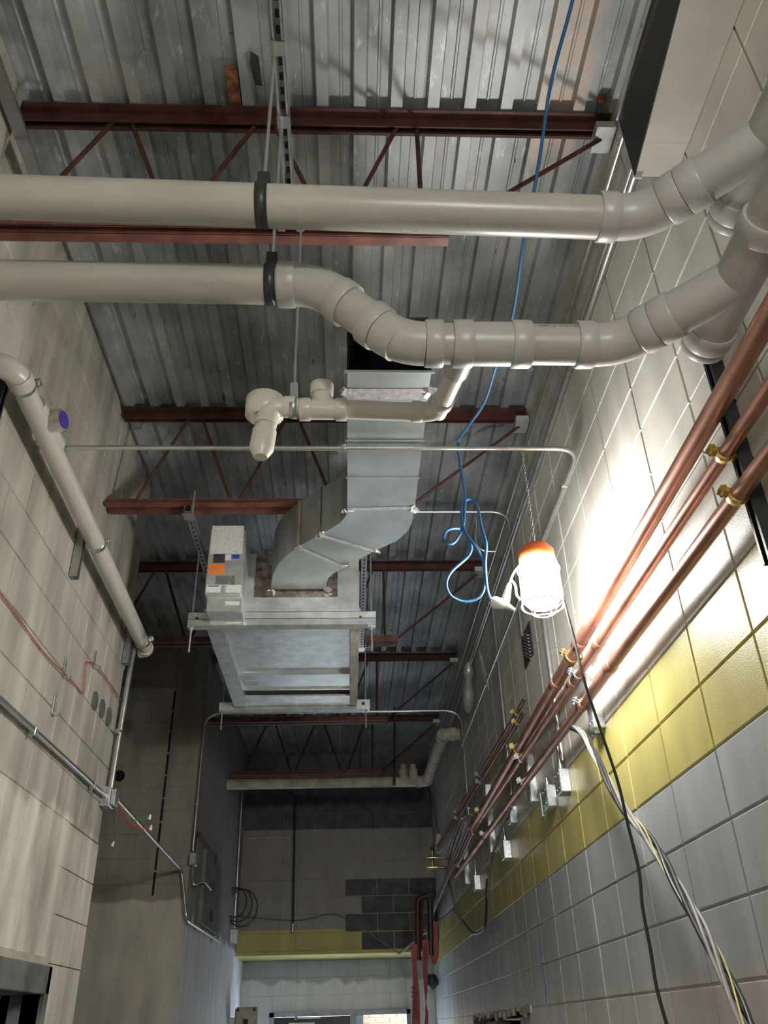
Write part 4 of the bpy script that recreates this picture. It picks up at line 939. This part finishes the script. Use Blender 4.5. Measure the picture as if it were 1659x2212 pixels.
# dark red risers and red tape at the far end
t = thing('red_riser', 'dark red pipe loop dropping at the far end beside the back wall', 'pipe', PX(935, 2000, 1.0))
MB().tube(rounded([PY(903, 2075, 9.6), PY(902, 1940, 9.6), PY(925, 1936, 9.6)], .06), .032, 14).build('riser', M_redpipe, t)
MB().tube([PY(912, 2050, 9.62), PY(911, 1945, 9.62)], .012, 10).build('riser', M_redpipe, t)
MB().tube([PY(931, 2065, 9.6), PY(929, 1945, 9.6)], .03, 14).build('riser', M_black, t)
def ribbon(label, pts, ws, y, lettering=None, grp='hanging red tape'):
    t = thing('red_tape', label, 'tape', PY(*pts[0], y), grp); mb = MB()
    for s in (0, .0015):
        for (px, py), w_ in zip(pts, ws):
            q = PY(px, py, y); mb.v += [q + Vector((-w_, s, 0)), q + Vector((w_, s + .004, 0))]
    n = len(pts)
    for i in range(n - 1):
        mb.f += [(2 * i, 2 * i + 1, 2 * i + 3, 2 * i + 2), (2 * n + 2 * i, 2 * n + 2 * i + 1, 2 * n + 2 * i + 3, 2 * n + 2 * i + 2)]; mb.sm += [False, False]
    mb.build('tape', M_red, t)
    if lettering:
        q0 = PY(*lettering[0], y) ; text_mesh('lettering', lettering[1], lettering[2], M_ink, t, q0 + Vector((0, -.004, 0)), (0, 0, 1), (-1, 0, .0))
    return t
ribbon('wide red lettered warning tape hanging straight down by the back door', [(894, 2040), (896, 2090), (897, 2110), (899, 2150), (899, 2212), (900, 2260)], [.034, .022, .024, .034, .040, .042], 9.3, ((902, 2200), 'DANGER', .07))
ribbon('narrow twisted red tape right of the lettered tape', [(919, 2030), (920, 2060), (918, 2085), (919, 2110), (920, 2135), (920, 2165), (922, 2190), (920, 2240)], [.03, .035, .026, .022, .016, .003, .014, .022], 9.3, ((924, 2084), 'DANGER', .045))
ribbon('folded red tape tail against the right wall corner', [(935, 1990), (936, 2040), (939, 2065), (938, 2082)], [.045, .05, .045, .02], 9.6)

# ================================================================ BACK DOOR, WINDOW, ENCLOSURES
YD = YB2
fr = MB(); zt = DZ
fr.box(V(DX0 - .03, YD - .03, zt - .05), V(DX1 + .03, YD + .12, zt + .0)).box(V(DX1 - .02, YD - .03, -1.8), V(DX1 + .03, YD + .12, zt)).box(V(DX0 - .03, YD - .03, -1.8), V(DX0 + .03, YD + .12, zt)).box(V(.02, YD - .02, -1.8), V(.10, YD + .10, zt - .05))
d1 = setp(fr.build('door_1', M_framel), kind='structure')
MB().box(V(DX0 + .03, YD + .02, -.16), V(.02, YD + .06, zt - .055)).box(V(DX0 + .03, YD + .02, -1.79), V(.02, YD + .06, -1.55)).box(V(DX0 + .03, YD + .02, -1.6), V(DX0 + .15, YD + .06, -.1)).box(V(-.10, YD + .02, -1.6), V(.02, YD + .06, -.1)).build('door_leaf', M_door, d1)
BOX('closer_arm', V(DX0 + .3, YD - .02, zt - .075), V(DX0 + .62, YD + .0, zt - .058), M_strut, d1); BOX('closer_bracket', V(DX0 + .29, YD - .02, zt - .085), V(DX0 + .33, YD + .02, zt - .04), M_strut, d1)
BOX('door_notice', V(DX0 + .22, YD + .012, -.1), V(DX0 + .55, YD + .019, zt - .115), M_white, d1)
w1_ = setp(BOX('window_1', V(.10, YD + .03, -1.7), V(.19, YD + .09, zt - .05), M_white), kind='structure')
gm = bpy.data.materials.new('clear_glass'); gm.use_nodes = True; gb = gm.node_tree.nodes['Principled BSDF']; gb.inputs['Transmission Weight'].default_value = 1; gb.inputs['Roughness'].default_value = 0; gb.inputs['IOR'].default_value = 1.02
BOX('pane', V(.19, YD + .05, -1.7), V(DX1 - .02, YD + .055, zt - .05), gm, w1_)
# brick wall outside, bricks picked apart where seen through the glass
ob = setp(BOX('wall_outside', V(-2.0, 14.2, -1.8), V(3.0, 14.4, 1.6), M_mortar), kind='structure')
bmesh_ = block_mesh(.19, .057, .012, .003, M_brick, 'brick')
k = 0
for r_ in range(9):
    for c_ in range(8):
        o = bpy.data.objects.new('brick', bmesh_); C.objects.link(o); o.parent = ob; o.matrix_local = Matrix.Translation(-ORG[ob.name]) @ Matrix.Translation(V(-.1 + c_ * .2 + (.1 if r_ % 2 else 0), 14.2, -.25 + r_ * .067))
t = thing('emergency_unit', 'beige metal enclosure with corner bolts at the back left corner', 'box', V(-1.2, 11.5, -.1))
q0, q1 = PY(509, 2176, 11.3), PY(554, 2240, 11.3)
BOX('case', Vector((q0.x, 11.25, q1.z)), Vector((q1.x, 11.45, q0.z)), M_boxbei, t, .02); BOX('recess', Vector((q0.x + .10, 11.243, q1.z)), Vector((q1.x - .10, 11.251, q0.z - .12)), M_ink, t); BOX('hasp', Vector((q0.x + .085, 11.235, q0.z - .11)), Vector((q1.x - .085, 11.25, q0.z - .01)), M_boxbei, t, .004)
mb = MB()
for xx in (q0.x + .035, q1.x - .035):
    for zz_ in (q0.z - .03, q0.z - .2): mb.tube([Vector((xx, 11.25, zz_)), Vector((xx, 11.235, zz_))], .016, 8)
mb.build('bolts', M_redpipe, t)
BOX('wall_bracket', Vector((WL, 11.3, q1.z + .1)), Vector((q0.x, 11.4, q0.z - .1)), M_strut, t)
t = thing('camera_dome', 'small black ball fixture in the upper right of the door lobby', 'fixture', PY(932, 2125, 11.9)); q = PY(932, 2122, 11.9)
MB().tube([q + Vector((0, 0, .09)), q + Vector((0, 0, .07)), q, q - Vector((0, 0, .05)), q - Vector((0, 0, .08))], [.05, .07, .085, .06, .02], 16).build('dome', M_black, t); BOX('mount', q + Vector((.02, -.02, -.03)), Vector((WR, q.y + .02, q.z + .03)), M_black, t)
# left door (dark frame)
fr = MB().box(V(WL - .18, 3.25, .17), V(WL + .018, 4.435, .283), .004).box(V(WL - .18, 4.385, -1.8), V(WL + .018, 4.435, .283), .004).box(V(WL - .18, 3.25, -1.8), V(WL + .018, 3.30, .283), .004)
d2 = setp(fr.build('door_2', M_frame), kind='structure')
BOX('stop', V(WL - .12, 4.34, -1.8), V(WL - .08, 4.385, .17), M_frame, d2)
BOX('caulk_line', V(WL, 3.25, .284), V(WL + .008, 4.39, .315), M_lip, d2)
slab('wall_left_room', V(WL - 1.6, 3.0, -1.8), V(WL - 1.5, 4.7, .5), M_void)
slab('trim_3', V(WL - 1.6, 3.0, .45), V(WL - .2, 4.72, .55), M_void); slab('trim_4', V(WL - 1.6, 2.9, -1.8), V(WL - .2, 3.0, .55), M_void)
# broken opening in the right wall
t = thing('broken_opening', 'broken hole in the right block wall with pale blocks and black rods inside', 'opening', V(1.15, 7, -.1))
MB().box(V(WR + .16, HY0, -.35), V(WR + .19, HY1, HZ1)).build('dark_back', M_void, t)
for k, (ya_, yb_) in enumerate(((5.99, 6.35), (7.45, 7.95))): BOX('exposed_block', V(WR + .0, ya_, -.3), V(WR + .12, yb_, .05 - .015 * k), M_lip, t, .01)
for k in range(3): TUBE('rod', [V(WR + .06, 6.4, .04 - k * .05), V(WR + .06, 7.5, .045 - k * .05)], .012, M_black, t, 8)
mb = MB()
for k in range(14): mb.obox(V(WR + .0, HY0 + .2 * k, HZ1 + random.uniform(-.02, .01)), (.012, random.uniform(.04, .11), random.uniform(.008, .022)), Matrix.Rotation(random.uniform(-.3, .3), 3, 'X'))
setp(mb.build('broken_edge', M_lip, t), kind='stuff')

q = [PX(px, py, WR - .001) for px, py in ((1163, 1998), (1168, 2045), (1172, 2090), (1179, 2130), (1181, 2165))]
MB().tube(spline(q, 4), .0055, 6).build('blue_spray_line', mat('blue_spray', (.10, .12, .30), .7), wall_r)
t = thing('wall_batten', 'thin pale bar fixed across the back wall above its yellow band, left side', 'bar', PY(580, 1812, YB - .02)); a, b = PY(534, 1812, YB - .02), PY(627, 1809, YB - .02)
BOX('bar', Vector((a.x, YB - .035, a.z - .012)), Vector((b.x, YB - .006, a.z + .012)), M_lip, t, .003)
